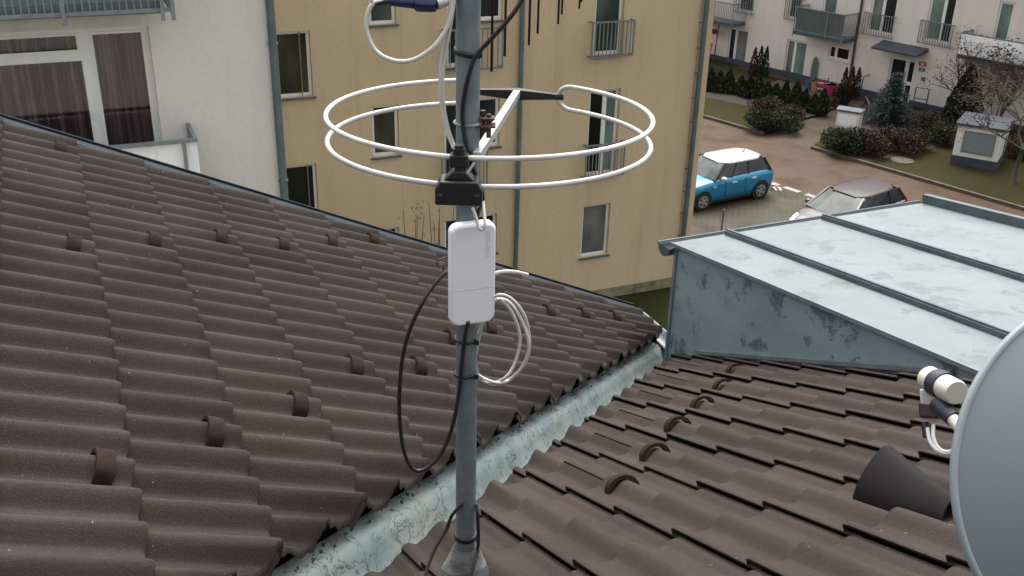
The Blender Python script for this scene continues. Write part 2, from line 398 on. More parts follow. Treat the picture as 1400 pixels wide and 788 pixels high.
def clip(o, P, n, thick=0):
    """cut the tiles along a vertical plane (keeps the side the normal points away from) and show their cut thickness"""
    Mi = o.matrix_world.inverted() if o.parent is None else o.parent.matrix_world.inverted()
    bm = bmesh.new(); bm.from_mesh(o.data)
    P2 = Mi @ P; n2 = (Mi.to_3x3() @ n)
    r = bmesh.ops.bisect_plane(bm, geom=bm.verts[:]+bm.edges[:]+bm.faces[:], plane_co=P2, plane_no=n2, clear_outer=True)
    if thick:
        ed = [g for g in r['geom_cut'] if isinstance(g, bmesh.types.BMEdge)]
        x = bmesh.ops.extrude_edge_only(bm, edges=ed)
        for g in x['geom']:
            if isinstance(g, bmesh.types.BMVert): g.co.z -= thick*random.uniform(.7, 1.3)
    bm.to_mesh(o.data); bm.free()
house = Root('apartment_house', (0.3, 4.5, 0), 0, 'nearest house with brown tiled roof slopes, pale zinc valley and a zinc dormer', 'house')
WA, LA = .258, .308; WB, LB = .2756*QB, .3006*QB
XPA = -2.285-.061*WA/.276
XPB = 1.175*QB
# roof A
mbA = make_roof(RA, WA, LA, .024, .62, XPA, -16, 12, -16, 12, 0, h=.041)
roofA = mbA.build('tiled_roof', [M['tileA'], M['underlay']], root=house, world=True, label='left tiled roof slope running down to the valley')
bpy.context.view_layer.update()
XR = -5.005                                                       # far verge
clip(roofA, RA(0, XR), -wA)
vd = (vA1-vA0); vd.z = 0; vd.normalize(); vn = V((vd.y, -vd.x, 0))   # vn points to the right of the valley
clip(roofA, vA0-vn*.010, vn, .022)
# roof B
hookB = [(836, 665), (880, 620), (910, 583), (940, 555), (972, 530), (990, 508)]
slots = set(); SK = .081; KB0 = (3.710-SK*(2.011-1.175))*QB
hB_pos = []
for q in hookB:
    u, X = uvB(hit(*q, PB+nB*.03, nB)); j = round((X-XPB-.149)/WB)
    Xc = XPB+j*WB+.149
    hB_pos.append((u, Xc)); k = ceil((u-KB0-SK*j*WB)/LB)
    slots.add((k+1, j))
mbB = make_roof(RB, WB, LB, .019, KB0, XPB, -16, 14, -14, 14, SK, slots, h=.030)
roofB = mbB.build('tiled_roof', [M['tileB'], M['underlay']], root=house, world=True, label='right tiled roof slope under the mast, falling away to the valley')
vd2 = (vB1-vB0); vd2.z = 0; vd2.normalize(); vn2 = V((vd2.y, -vd2.x, 0))
bpy.context.view_layer.update()
clip(roofB, vB0+vn2*.030, -vn2, .018)
# dormer geometry first (cheek plane)
c1 = hit(915, 487, PB, nB); eDu = azv(AZB+180); eDh = azv(AZB+90)   # up the slope / along the dormer eave to the right
nCh = eDh
top0 = hit(930, 335, c1, nCh); top3 = hit(1345, 508, c1, nCh)
sl = (top3-top0); DS = sl.normalized()
# tiles beyond the dormer cheek are covered by the dormer: cut them off inside it
def inside_cut():
    Mi = house.Mi; bm = bmesh.new(); bm.from_mesh(roofB.data)
    kill = []
    for f in bm.faces:
        c = house.M @ f.calc_center_median(); d = c-c1
        if d.dot(eDh) > .05 and d.dot(eDu) < 1.83: kill.append(f)
    bmesh.ops.delete(bm, geom=kill, context='FACES'); bm.to_mesh(roofB.data); bm.free()
inside_cut()
# underlays keep daylight from showing through the joints
def underlay(R, pts, name):
    mb = MB(); mb.prism([R(u, X, -.012) for u, X in pts], R(0, 0, -.09)-R(0, 0, 0)); return mb.build(name, M['underlay'], root=house, world=True)
uA0, XA0 = uvA(vA0-vn*.045); uA1, XA1 = uvA(vA1-vn*.045)
ext = lambda u0, X0, u1, X1, s: (u0+(u0-u1)*s, X0+(X0-X1)*s)
underlay(RA, [ext(uA0, XA0, uA1, XA1, .55), (uA1, XA1), (4.02, XA1-.02), (4.02, XR+.02), (-4.2, XR+.02), (-4.2, 1.0)], 'roof_underlay')
uB0, XB0 = uvB(vB0+vn2*.038); uB1, XB1 = uvB(vB1+vn2*.038)
underlay(RB, [(uB1, XB1), ext(uB0, XB0, uB1, XB1, .8), (-1.0, 0.0), (-1.0, 4.8), (uB1, 4.8)], 'roof_underlay')
# snow hooks
def snow_hook(R, par, u, X, h0, W=.05, th=.009):
    mb = MB(); pts = []
    for i in range(11):
        a = pi*i/10; pts.append((X-.056*cos(a), h0+.004+.055*sin(a)**.8))
    lo = [R(u, x, h) for x, h in pts]; hi = [R(u-W, x, h) for x, h in pts]
    lo2 = [R(u, X+(x-X)*.84, h-th) for x, h in pts]; hi2 = [R(u-W, X+(x-X)*.84, h-th) for x, h in pts]
    mb.grid([lo, hi], 0, True); mb.grid([hi2, lo2], 0, True); mb.grid([lo2, lo], 0); mb.grid([hi, hi2], 0)
    return mb.build('snow_hook', M['hook'], parent=par.o if isinstance(par, Root) else par, root=house, world=True)
hookA = [(70, 195), (105, 340), (210, 337), (297, 330), (375, 328), (437, 325), (485, 320), (142, 620), (290, 575), (403, 540), (487, 510), (560, 490), (612, 468), (660, 448), (738, 425), (770, 420), (825, 433)]
for q in hookA:
    u, X = uvA(hit(*q, P0A+nA*.035, nA))
    j = round((X-XPA-.011*WA/.276)/(WA/2)); Xc = XPA+.011*WA/.276+j*WA/2
    k = round((u-.62)/LA-.80); u = .62+LA*k+LA*.84
    snow_hook(RA, roofA, u, Xc, .010, .044)
for u, X in hB_pos: snow_hook(RB, roofB, u, X, .002, .026, .012)
# verge flashing on the far edge of roof A, eave gutter
mb = MB()
mb.obox(RA(-4.2, XR-.005, .004), RA(8.27, 0, 0)-RA(0, 0, 0), RA(0, -.075, 0)-RA(0, 0, 0), RA(0, 0, .016)-RA(0, 0, 0))
mb.obox(RA(-4.2, XR-.092, -.12), RA(8.27, 0, 0)-RA(0, 0, 0), RA(0, .010, 0)-RA(0, 0, 0), RA(0, 0, .152)-RA(0, 0, 0))
mb.build('verge_flashing', M['zflash'], parent=roofA, root=house, world=True)
def half_gutter(mb, p, q, r, n=10):
    p, q = V(p), V(q); t = (q-p).normalized(); a = t.cross(V((0, 0, 1))).normalized()
    A = []; B = []
    for s_, rr in ((1, r), (-1, r-.006)):
        for i in range(n+1):
            w = pi*i/n if s_ > 0 else pi-pi*i/n
            o = a*cos(w)*rr-V((0, 0, 1))*sin(w)*rr
            A.append(p+o); B.append(q+o)
    mb.grid([A, B], 0, True)
    for E_ in (p, q): # end stops
        mb.add([E_+a*r]+[E_+a*cos(pi*i/n)*r-V((0, 0, 1))*sin(pi*i/n)*r for i in range(n+1)], [tuple(range(1, n+2))])
    mb.tube([p+a*(r+.002), q+a*(r+.002)], .008, 6); mb.tube([p-a*(r+.002), q-a*(r+.002)], .008, 6)
mb = MB(); half_gutter(mb, RA(4.09, XR-.05, -.02), RA(4.07, -4.52, -.02), .055); mb.build('eave_gutter', M['zlight'], parent=roofA, root=house, world=True)
# moss and debris clumps along the cut edge of roof A
mb = MB(); rnd = random.Random(3)
for i in range(110):
    s_ = rnd.random(); P = vA0.lerp(vA1, s_*1.25-.25) - vn*rnd.uniform(-.006, .03) - V((0, 0, rnd.uniform(.012, .04)))
    r = rnd.uniform(.003, .009)
    seg = [P+V((rnd.uniform(-1, 1), rnd.uniform(-1, 1), rnd.uniform(-1, 1))).normalized()*r for _ in range(6)]
    mb.add(seg, [(0, 1, 2), (0, 2, 3), (0, 3, 4), (1, 2, 5), (2, 3, 5), (3, 4, 5), (0, 1, 4), (1, 4, 5)])
tag(mb.build('moss', M['moss'], parent=roofA, root=house, world=True), kind='stuff')
# valley gutter
mb = MB(); rows = []
e0 = vA0-(vA1-vA0)*.35; f0 = vB0-(vB1-vB0)*.35
eA = vA1+(vA1-vA0)*.015; fB = c1+V((0, 0, -.03))
NV = 46
for i in range(NV+1):
    s_ = i/NV; a = e0.lerp(eA, s_); b_ = f0.lerp(fB, s_)
    jig = lambda: V((0, 0, random.uniform(-.004, .004)))
    mid = a.lerp(b_, .55)-V((0, 0, .075))
    rows.append([a-vn*.22+V((0, 0, .02)), a-vn*.06+V((0, 0, -.040)), a-V((0, 0, .060))+jig(), a.lerp(mid, .5)-V((0, 0, .028))+jig(), mid+jig(), mid.lerp(b_, .5)-V((0, 0, .022))+jig(), b_-V((0, 0, .042))+jig(), b_+vn*.08-V((0, 0, .035)), b_+vn*.24+V((0, 0, .03))])
mb.grid(rows, 0, True, True)
mb.grid([[p-V((0, 0, .004)) for p in r] for r in rows], 0, True)
mb.build('valley_gutter', M['valley'], root=house, world=True)
# dormer: boarded zinc box with a low standing-seam roof
DL, DW = 2.45, 1.84
def DP(d, w, h=0):                                       # d up the slope from the eave, w to the right, h above the sheet
    return top0 + DS*d + eDh*w + eDh.cross(DS).normalized()*(-h if eDh.cross(DS).z < 0 else h)
mb = MB()
bz = lambda P: V((P.x, P.y, CAM.z+(hB-(P.x*nB.x+P.y*nB.y))/nB.z))   # drop a point onto roof B
def cheek(w, th):
    a0 = DP(-.03, w); a1 = DP(DL, w)
    o = [V((a0.x, a0.y, bz(a0).z-.12)), V((a1.x, a1.y, bz(a1).z-.12)), a1-V((0, 0, .012)), a0-V((0, 0, .012))]
    mb.prism(o, eDh*th)
cheek(0, .05); cheek(DW-.05, .05)
a0 = DP(-.03, .06); mb.obox(V((a0.x, a0.y, bz(a0).z-2.6)), eDh*(DW-.12), eDu*.05, V((0, 0, a0.z-bz(a0).z+2.58)))
cheekM = mb.build('dormer', M['cheek'], root=house, world=True, label='zinc dormer with peeling grey-blue cheek and pale standing-seam top')
mb = MB(); mb.obox(DP(-.06, -.02, -.008), DS*(DL+.06), eDh*(DW+.04), DP(0, 0, .010)-DP(0, 0, 0)); mb.build('roof_sheet', M['zroof'], parent=cheekM, root=house, world=True)
for w in (.350, 1.045):
    mb = MB(); mb.obox(DP(-.05, w-.016, .003), DS*(DL+.02), eDh*.026, DP(0, 0, .024)-DP(0, 0, 0)); mb.obox(DP(-.05, w-.008, .027), DS*(DL+.02), eDh*.014, DP(0, 0, .010)-DP(0, 0, 0))
    mb.build('standing_seam', M['zdark'], parent=cheekM, root=house, world=True)
mb = MB(); mb.obox(DP(-.06, DW-.005, .003), DS*(DL+.02), eDh*.04, DP(0, 0, .055)-DP(0, 0, 0)); mb.build('edge_upstand', M['zdark'], parent=cheekM, root=house, world=True)
mb = MB(); mb.obox(DP(-.065, -.026, -.014), DS*(DL+.06), eDh*.006, DP(0, 0, .020)-DP(0, 0, 0)); mb.build('edge_trim', M['zlight'], parent=cheekM, root=house, world=True)
mb = MB(); v0 = V((DP(-.035, -.012).x, DP(-.035, -.012).y, bz(DP(-.035, -.012)).z-.06)); mb.obox(v0, eDh*.022, eDu*.022, V((0, 0, DP(-.035, -.012).z-v0.z-.02))); mb.build('corner_trim', M['zlight'], parent=cheekM, root=house, world=True)
mb = MB()
q0 = DP(.28, -.012); q1 = DP(2.0, -.012); q0 = bz(q0)+V((0, 0, .045)); q1 = bz(q1)+V((0, 0, .05)); mb.bar(q0, q1, .02, .02); mb.build('base_flashing', M['zlight'], parent=cheekM, root=house, world=True)
mb = MB(); g0 = DP(-.10, -.045)-V((0, 0, .025)); half_gutter(mb, g0, g0+eDh*(DW+.12), .060); mb.build('dormer_gutter', M['zdark'], parent=cheekM, root=house, world=True)
# walls of the house below the eaves and verge
mb = MB()
def drop(P, Q, th, d):
    P, Q = V(P), V(Q); mb.prism([V((P.x, P.y, 0)), V((Q.x, Q.y, 0)), Q, P], d*th)
drop(RA(-4, XR+.12, -.2), RA(3.85, XR+.12, -.2), .25, wA); drop(RA(3.85, XR+.12, -.2), RA(3.85, -4.55, -.2), .25, -azv(AZA))
P = c1-V((0, 0, .25)); Q = P+eDh*3.6; mb.prism([V((P.x, P.y, 0)), V((Q.x, Q.y, 0)), Q, P], eDu*.25)
mb.build('wall', M['stuccoP'], root=house, world=True)
# vent hood on roof B (half cone lying on the tiles)
uN, XN = uvB(hit(1163, 680, PB+nB*.03, nB)); uE, XE = uvB(hit(1287, 707, PB+nB*.03, nB))
mb = MB(); rows = []
for i in range(9):
    s_ = i/8; u = uN+(uE-uN)*s_; r = .098*(1-s_)+.046*s_; X = (XN+.098)*(1-s_)+(XE+.046)*s_
    row = []
    for k in range(17):
        a = pi*k/16; hh = sin(a)*r*(1.42-.25*s_)
        row.append(RB(u-hh*.30*(1-s_), X-cos(a)*r*(1-.38*sin(a)**2), .012+hh))
    rows.append(row)
mb.grid(rows, 0, True, True)
rows2 = [[p+(RB(0, 0, -.006)-RB(0, 0, 0)) for p in r] for r in rows]; mb.grid(rows2, 0, True)
mb.add(rows[0], [tuple(range(17))]); 
mb.build('vent_hood', M['ventc'], parent=roofB, root=house, world=True)
# ------------------------------------------------------------------ the mast and what hangs on it
MX, MY = P_OLD.x, P_OLD.y
mz0 = CAM.z+(hB-((MX-CAM.x)*nB.x+(MY-CAM.y)*nB.y))/nB.z
def MP(x, y, dY=0.0): return at_dist(x, y, MY+dY)
RM = .0238
def mpt(z, ang=0, r=RM): # point on the mast's surface, ang 0 = towards the camera
    return V((MX+sin(ang)*r, MY-cos(ang)*r, z))
mast = Root('antenna_mast', (MX, MY, mz0), 0, 'galvanised steel mast tube standing on the right roof slope, carrying the aerials', 'mast')
mb = MB(); mb.tube([(MX, MY, mz0-.1), (MX, MY, mz0+.5), (MX, MY, mz0+2.15)], RM, 24); mb.build('tube', M['galv'], root=mast, world=True)
mb = MB()
zz = [-.03, .010, .045, .085, .112]; rr = [.088, .066, .050, .036, .027]
for i in range(4):
    pass
ring_rows = [[V((MX+cos(2*pi*k/28)*r*(1+.07*noise.noise(V((cos(2*pi*k/28)*3, sin(2*pi*k/28)*3, z*20)))), MY+sin(2*pi*k/28)*r, mz0+z)) for k in range(29)] for z, r in zip(zz, rr)]
mb.grid(ring_rows, 0, True); mb.build('mortar_cone', M['lead'], root=mast, world=True)
mb = MB(); rows = []
for z, r in ((-.05, .100), (-.008, .092), (.010, .084), (.028, .068), (.040, .045)):
    rows.append([V((MX+cos(2*pi*k/32)*r, MY+sin(2*pi*k/32)*r, mz0+z-(cos(2*pi*k/32)*-.19+sin(2*pi*k/32)*.41)*r*.8)) for k in range(33)])
mb.grid(rows, 0, True); mb.build('collar', M['collar'], root=mast, world=True)
def zmast(y): return MP(636, y, -RM).z
def band(z0, z1, r, mat, name, root=mast, tilt=0):
    mb = MB(); mb.grid([[V((MX+cos(2*pi*k/24)*rr_, MY+sin(2*pi*k/24)*rr_, z+tilt*cos(2*pi*k/24)*RM)) for k in range(25)] for z, rr_ in ((z0, RM), (z0, r), (z1, r), (z1, RM))], 0, True)
    return mb.build(name, mat, root=root, world=True)
band(zmast(743), zmast(737), RM+.004, M['black'], 'tape_band'); band(zmast(758), zmast(752), RM+.005, M['blackc'], 'tape_band')
# cable ties
def tie(y, tilt, thick=.006, label=None):
    z = zmast(y); rt_ = Root('cable_tie', (MX, MY, z), 0, label, 'cable tie', 'black cable ties round the mast')
    mb = MB(); mb.grid([[V((MX+cos(2*pi*k/24)*r_, MY+sin(2*pi*k/24)*r_, zz_+tilt*cos(2*pi*k/24)*RM)) for k in range(25)] for zz_, r_ in ((z-thick/2, RM+.001), (z-thick/2, RM+.004), (z+thick/2, RM+.004), (z+thick/2, RM+.001))], 0, True)
    mb.build('strap', M['black'], root=rt_, world=True)
    mb = MB(); p = mpt(z, .9, RM+.004); mb.box(p.x-.004, p.x+.006, p.y-.005, p.y+.006, z-.006, z+.006); mb.build('head', M['black'], root=rt_, world=True)
tie(75, -.15, .011, 'wide black cable tie near the top of the mast holding the thick black cable')
tie(469, 0, .006, 'thin black cable tie just under the white box, upper of the two')
tie(516, .1, .006, 'thin black cable tie holding the white cable coil, lower of two under white box')
# FM ring antenna
sep = .058
RX, RY = .361, .314; cen = CAM+V((-.059, 2.234, -.6256-sep/2)); zmid = cen.z
Fp = V((MP(628, 232, -.075).x, cen.y-RY, zmid)); ax = V((0, 1, 0)); px_ = V((1, 0, 0))
G = ground(703, 134, zmid); GR = ground(767, 140, zmid)
ph = lambda P: atan2((P.x-cen.x)/RX, (P.y-cen.y)/RY)
F0 = ph(G); gap = ph(GR)-F0
fm = Root('ring_antenna', Fp, 0, 'round white two-rod radio aerial encircling the mast with a black gap bar behind', 'antenna')
def ringpt(a, z): return cen + V((sin(a+F0)*RX, cos(a+F0)*RY, z))
NA = 96
upper = [ringpt(gap+(2*pi-2*gap)*i/NA, sep/2) for i in range(NA+1)]
lower = [ringpt(gap+(2*pi-2*gap)*i/NA, -sep/2) for i in range(NA+1)]
def bend(a, sgn):
    out = []; p = ringpt(a, 0); t = (ringpt(a+sgn*.01, 0)-ringpt(a, 0)).normalized()
    for i in range(1, 10):
        w = pi*i/10; out.append(p-t*sin(w)*sep*.62+V((0, 0, cos(w)*sep/2)))
    return out
path = upper + bend(2*pi-gap, -1) + lower[::-1] + bend(gap, 1)[::-1]
mb = MB(); mb.tube(path, .0055, 12, closed=True); mb.build('rod_loop', M['ring'], root=fm, world=True)
mb = MB()
L0 = ringpt(gap, 0); L1 = ringpt(-gap, 0)
tL = (ringpt(gap+.01, 0)-ringpt(gap, 0)).normalized()*(sep*.62)
pa, pb = L0-tL*.9, L1+(ringpt(-gap+.01, 0)-ringpt(-gap, 0)).normalized()*(sep*.62)*.9
mid = (pa+pb)/2; dirb = (pb-pa).normalized(); side = dirb.cross(V((0, 0, 1)))
for s_, e_ in ((1, pb), (-1, pa)):
    A = [mid+dirb*s_*.0+side*a*.011+V((0, 0, b*.013)) for a, b in ((-1, -1), (1, -1), (1, 1), (-1, 1))]
    B = [e_+side*a*.006+V((0, 0, b*.006)) for a, b in ((-1, -1), (1, -1), (1, 1), (-1, 1))]
    mb.add(A+B, [(3, 2, 1, 0), (4, 5, 6, 7)]+[(i, (i+1) % 4, 4+(i+1) % 4, 4+i) for i in range(4)] if s_ > 0 else [(0, 1, 2, 3), (7, 6, 5, 4)]+[(4+i, 4+(i+1) % 4, (i+1) % 4, i) for i in range(4)])
    mb.tube([e_-dirb*s_*.012, e_+dirb*s_*.010], .008, 10)
mb.build('gap_bar', M['black'], root=fm, world=True)
bend_boom = mid-ax*.004
mb = MB(); mb.bar(at_dist(652, 214, MY-.045), bend_boom+V((0, 0, .004)), .0165, .0165); mb.build('boom', M['alu'], root=fm, world=True)
# housing: a clamp block on the upper rod, neck and a terminal box on the lower rod
rx = px_
def FB(a, b, c): return Fp + rx*a - ax*b + V((0, 0, c))      # a right, b towards camera, c up
mb = MB()
mb.obox(FB(-.018, -.012, .012), rx*.036, -ax*.026, V((0, 0, .026)))
mb.obox(FB(-.009, -.004, -.020), rx*.018, -ax*.016, V((0, 0, .036)))
mb.prism([FB(-.046, .026, -.061), FB(.046, .026, -.061), FB(.046, .026, -.028), FB(.036, .026, -.012), FB(-.036, .026, -.012), FB(-.046, .026, -.028)], ax*.05)
mb.prism([FB(-.03, .016, -.0125), FB(.03, .016, -.0125), FB(.012, .016, .006), FB(-.012, .016, .006)], ax*.03)
for a in (-.036, .036): mb.box(*(lambda p: (p.x-.006, p.x+.006, p.y-.004, p.y+.004, p.z-.009, p.z+.009))(FB(a, .026, -.045)))
mb.tube([FB(0, .002, .038), FB(0, .002, .050)], .014, 8); mb.tube([FB(0, .002, .050), FB(0, .002, .056)], .010, 8)
mb.build('terminal_box', M['black'], root=fm, world=True, bevel=.003)
mb = MB(); mb.tube([FB(.012, .012, -.005), FB(.03, .005, .022)], .003, 8); mb.build('clamp_screw', M['alu'], root=fm, world=True)
# U-bolt with rusty saddle fixing the boom to the mast
zc = zmast(172)
mb = MB(); mb.tube([V((MX+sin(a)*(RM+.003), MY-cos(a)*(RM+.003), zc)) for a in [radians(-150+i*15) for i in range(21)]], .0028, 8); mb.build('u_bolt', M['galv'], root=fm, world=True)
mb = MB(); mb.obox((MX+RM-.004, MY-.018, zc-.006), (.036, 0, 0), (0, .03, 0), (0, 0, .004)); mb.obox((MX+RM, MY-.012, zc+.008), (.030, 0, 0), (0, .024, 0), (0, 0, .004))
mb.tube([(MX+.042, MY, zc-.03), (MX+.042, MY, zc+.018)], .005, 8); mb.tube([(MX+.030, MY+.004, zc-.012), (MX+.030, MY+.004, zc+.024)], .006, 6)
mb.build('saddle', M['rust'], root=fm, world=True)
# white router box
bxr = azv(69); bxn = azv(69+90)                       # right along the face, towards the camera
TL = MP(617, 311, -.062); BL = MP(620.5, 449, -.062)
bw = .0985; bh = (TL.z-BL.z); bt = .030
ctr = TL + bxr*bw/2; ctr.z = (TL.z+BL.z)/2
box_ = Root('access_point', (ctr.x, ctr.y, ctr.z), 0, 'white rounded wireless router box strapped to the front of the mast', 'router')
def rrect(w, h, r, n=8):
    o = []
    for cx_, cy_, a0_ in ((w-r, h-r, 0), (-w+r, h-r, 90), (-w+r, -h+r, 180), (w-r, -h+r, 270)):
        for i in range(n+1):
            a = radians(a0_+90*i/n); o.append((cx_+cos(a)*r, cy_+sin(a)*r))
    return o
def boxp(a, c, d): return ctr + bxr*a + V((0, 0, c)) + bxn*d
mb = MB()
loops = []
for ins, d in ((.004, -bt+.002), (0, -bt+.007), (0, -.007), (.0015, -.003), (.005, 0)):
    loops.append([boxp(a, c, d) for a, c in rrect(bw/2-ins, bh/2-ins, .019-ins*.6)])
nL = len(loops[0])
for i in range(len(loops)-1):
    mb.grid([loops[i]+[loops[i][0]], loops[i+1]+[loops[i+1][0]]], 0, True)
mb.add(loops[-1], [tuple(range(nL))], 0, True); mb.add(loops[0], [tuple(range(nL))[::-1]])
bo = mb.build('casing', M['white'], root=box_, world=True)
mb = MB(); zs = -bh/2+bh*.365; mb.obox(boxp(-bw/2+.004, zs, .0004), bxr*(bw-.008), V((0, 0, .0009)), bxn*.0004); mb.build('cover_seam', M['text'], root=box_, world=True)
def text_mesh(name, s, size, mat, Mx, par, ext=.0004):
    cu = bpy.data.curves.new('lettering', 'FONT'); cu.body = s; cu.size = size; cu.extrude = ext; cu.align_x = 'CENTER'; cu.align_y = 'CENTER'
    to = bpy.data.objects.new('lettering', cu); C.objects.link(to); bpy.context.view_layer.update()
    dg = bpy.context.evaluated_depsgraph_get(); me = bpy.data.meshes.new_from_object(to.evaluated_get(dg))
    bpy.data.objects.remove(to); bpy.data.curves.remove(cu)
    me.transform(Mx); me.materials.clear(); me.materials.append(mat); me.name = name
    o = bpy.data.objects.new(name, me); C.objects.link(o); o.parent = par; return o
# lettering reads upwards along the right edge
Rm = Matrix((( *(-V((0, 0, 0))),),)) if False else None
ux = V((0, 0, 1)); uy = -bxr; uz = bxn
def basis(o, x, y, z): 
    return Matrix(((x.x, y.x, z.x, o.x), (x.y, y.y, z.y, o.y), (x.z, y.z, z.z, o.z), (0, 0, 0, 1)))
text_mesh('lettering', 'mikrotik', .0175, M['text'], box_.Mi @ basis(boxp(bw/2-.020, bh*.30, .0006), ux, uy, uz), box_.o)
mb = MB()
for z in (.04, -.05): mb.grid([[V((MX+cos(2*pi*k/24)*r_, MY+sin(2*pi*k/24)*r_, ctr.z+z+dz)) for k in range(25)] for dz, r_ in ((-.006, RM+.0005), (-.006, RM+.003), (.006, RM+.003), (.006, RM+.0005))], 0, True)
mb.obox((MX-.018, MY-.034, ctr.z-.055), (.036, 0, 0), (0, .014, 0), (0, 0, .11))
mb.build('mount_bracket', M['black'], root=box_, world=True)
# blue amplifier at the top, log-periodic aerial with hanging rods
amp = Root('antenna_amplifier', MP(590, 0, -.03), 0, 'dark blue mast amplifier with silver end cap at the top edge', 'amplifier')
p0, p1, p2, p3 = MP(533, 1, -.03), MP(566, 4, -.03), MP(597, 5, -.03), MP(616, 0, -.02)
mb = MB(); mb.tube([p0, p1], [.0095, .011], 10); mb.tube([p1, p1+(p2-p1)*.12, p2-(p2-p1)*.15, p2], [.011, .0175, .0175, .015], 6); amb = mb.build('body', M['blue'], root=amp, world=True, bevel=.002)
mb = MB(); mb.tube([p2, p3], [.013, .008], 6); mb.build('end_cap', M['alu'], root=amp, world=True)
mb = MB(); mb.bar(p3-V((0, 0, 0)), V((MX-RM*.8, MY-.004, p3.z+.015)), .010, .014); mb.build('bracket', M['galv'], root=amp, world=True)
rods = [(672, 98, 2.30), (690, 77, 2.44), (723, 62, 2.55), (735, 46, 2.68), (763, 33, 2.80), (768, 20, 2.93), (792, 12, 3.01), (795, 3, 3.11)]
bot = [at_dist(x, y, Y) for x, y, Y in rods]
zb = max(p.z for p in bot)+.24
yag = Root('rod_antenna', (MX, MY, zb), 0, 'aerial above the frame with thin brown rods hanging from its boom', 'antenna')
mb = MB(); q0 = V((MX, MY, zb)); q1 = V(((bot[-1].x+bot[-2].x)/2, bot[-1].y+.1, zb)); mb.bar(q0, V((bot[0].x-.01, bot[0].y-.05, zb)), .02); mb.bar(V((bot[0].x-.01, bot[0].y-.05, zb)), q1, .02); mb.build('boom', M['alu'], root=yag, world=True)
for i, p in enumerate(bot):
    mb = MB(); mb.tube([p, V((p.x, p.y, zb+.2-.012*i))], .0030, 8); mb.build('rod', M['hook'], root=yag, world=True)
# cables
def cable(name, pts, r, mat, label, k=7, n=8, group=None):
    P = spline(pts, k); rt_ = Root(name, P[0], 0, label, 'cable', group)
    mb = MB(); mb.tube(P, r, n); mb.build('sheath', mat, root=rt_, world=True); return rt_
cb = Root('coax_cable', MP(510, 3, -.03), 0, 'white coaxial cable looping from the blue amplifier round to the mast', 'cable')
pts = [MP(534, 1, -.03), MP(512, 4, -.035), MP(502, 22, -.04), MP(502, 45, -.045), MP(514, 70, -.05), MP(538, 83, -.055), MP(565, 82, -.055), MP(592, 65, -.05), MP(609, 42, -.04), MP(617, 18, -.035), MP(622, -12, -.03), MP(624, -40, -.03)]
mb = MB(); mb.tube(spline(pts, 8), .0042, 10); mb.build('sheath', M['whitec'], root=cb, world=True)
mb = MB(); mb.tube([MP(508, 5, -.034), MP(534, 1, -.03)], .0055, 10); mb.build('connector', M['black'], root=cb, world=True)
for dx, lab in ((0, 'white cable running down the left side of the mast to the ring aerial, outer one'), (5, 'white cable running down the left side of the mast to the ring aerial, inner one')):
    cable('coax_cable', [MP(620+dx*.8, -20, -.03), MP(612+dx, 30, -.032), MP(604+dx*.8, 80, -.034), MP(601.5+dx*.7, 115, -.036), MP(604+dx*.7, 150, -.036), MP(611+dx*.6, 180, -.038), MP(618+dx*.5, 198, -.042), MP(624, 212, -.06)], .0032, M['whitec'], lab)
cable('coax_cable', [MP(722, -14, -.05), MP(705, 14, -.05), MP(690, 33, -.048), MP(672, 53, -.042), MP(656, 70, -.036), MP(648, 82, -.034), MP(641, 104, -.033), MP(635, 130, -.031), MP(632, 155, -.030), MP(634, 180, -.031), MP(638, 200, -.031), MP(645, 225, -.030), MP(655, 250, -.028), MP(660, 272, -.024), MP(655, 290, -.012), MP(645, 310, .03)], .0045, M['blackc'], 'thick black cable curving in from the top and down the mast behind the ring aerial')
cable('coax_cable', [MP(660, 330, .0), MP(640, 378, -.018), MP(626, 371, -.02), MP(612, 372, -.02), MP(600, 382, -.03), MP(580, 410, -.05), MP(560, 452, -.06), MP(549, 500, -.06), MP(546, 560, -.06), MP(551, 612, -.06), MP(563, 640, -.055), MP(580, 642, -.05), MP(602, 622, -.045), MP(618, 585, -.036), MP(627, 540, -.030), MP(631, 500, -.029), MP(635, 465, -.0285), MP(640, 440, -.05)], .0045, M['blackc'], 'black cable hanging in a long loop left of the mast below the white box')
cable('coax_cable', [MP(632, 690, -.028), MP(618, 705, -.028), MP(610, 725, -.03), MP(596, 748, -.05), MP(585, 775, -.08), MP(580, 800, -.11), MP(579, 830, -.13)], .0042, M['blackc'], 'black cable leaving the mast foot down to the left')
cable('coax_cable', [MP(651, 690, -.012), MP(653, 705, -.024), MP(654, 735, -.027), MP(653, 752, -.03), MP(647, 775, -.06), MP(640, 800, -.085), MP(634, 830, -.1)], .0042, M['blackc'], 'black cable running down the right side of the mast foot')
cable('thin_wire', [MP(619, 350, .02), MP(606, 353, .0), MP(598, 358, -.005), MP(599, 363, -.005), MP(607, 364, .0), MP(606, 370, .0), MP(614, 374, .02)], .0014, M['blackc'], 'thin dark wire curl behind the left edge of the white box')
cp = [(683, 408), (700, 428), (711, 462), (704, 496), (690, 517), (668, 524), (650, 512), (648, 490), (660, 440), (674, 412), (694, 412), (712, 436), (723, 470), (716, 498), (698, 518), (676, 526), (655, 517), (649, 498), (662, 430), (678, 405), (698, 408), (717, 432), (724, 464), (720, 492), (703, 515), (684, 524), (662, 518), (649, 508)]
cable('cable_coil', [MP(x, y, -.012+.012*sin(i*.9)+(.03 if x < 672 else 0)) for i, (x, y) in enumerate(cp)], .0035, M['whitec'], 'coil of spare white cable tied beside the mast under the white box')
cable('coax_cable', [MP(655, 380, .03), MP(684, 372, .03), MP(705, 372, .03), MP(722, 376, .032)], .0042, M['whitec'], 'short white cable end sticking out to the right of the white box')
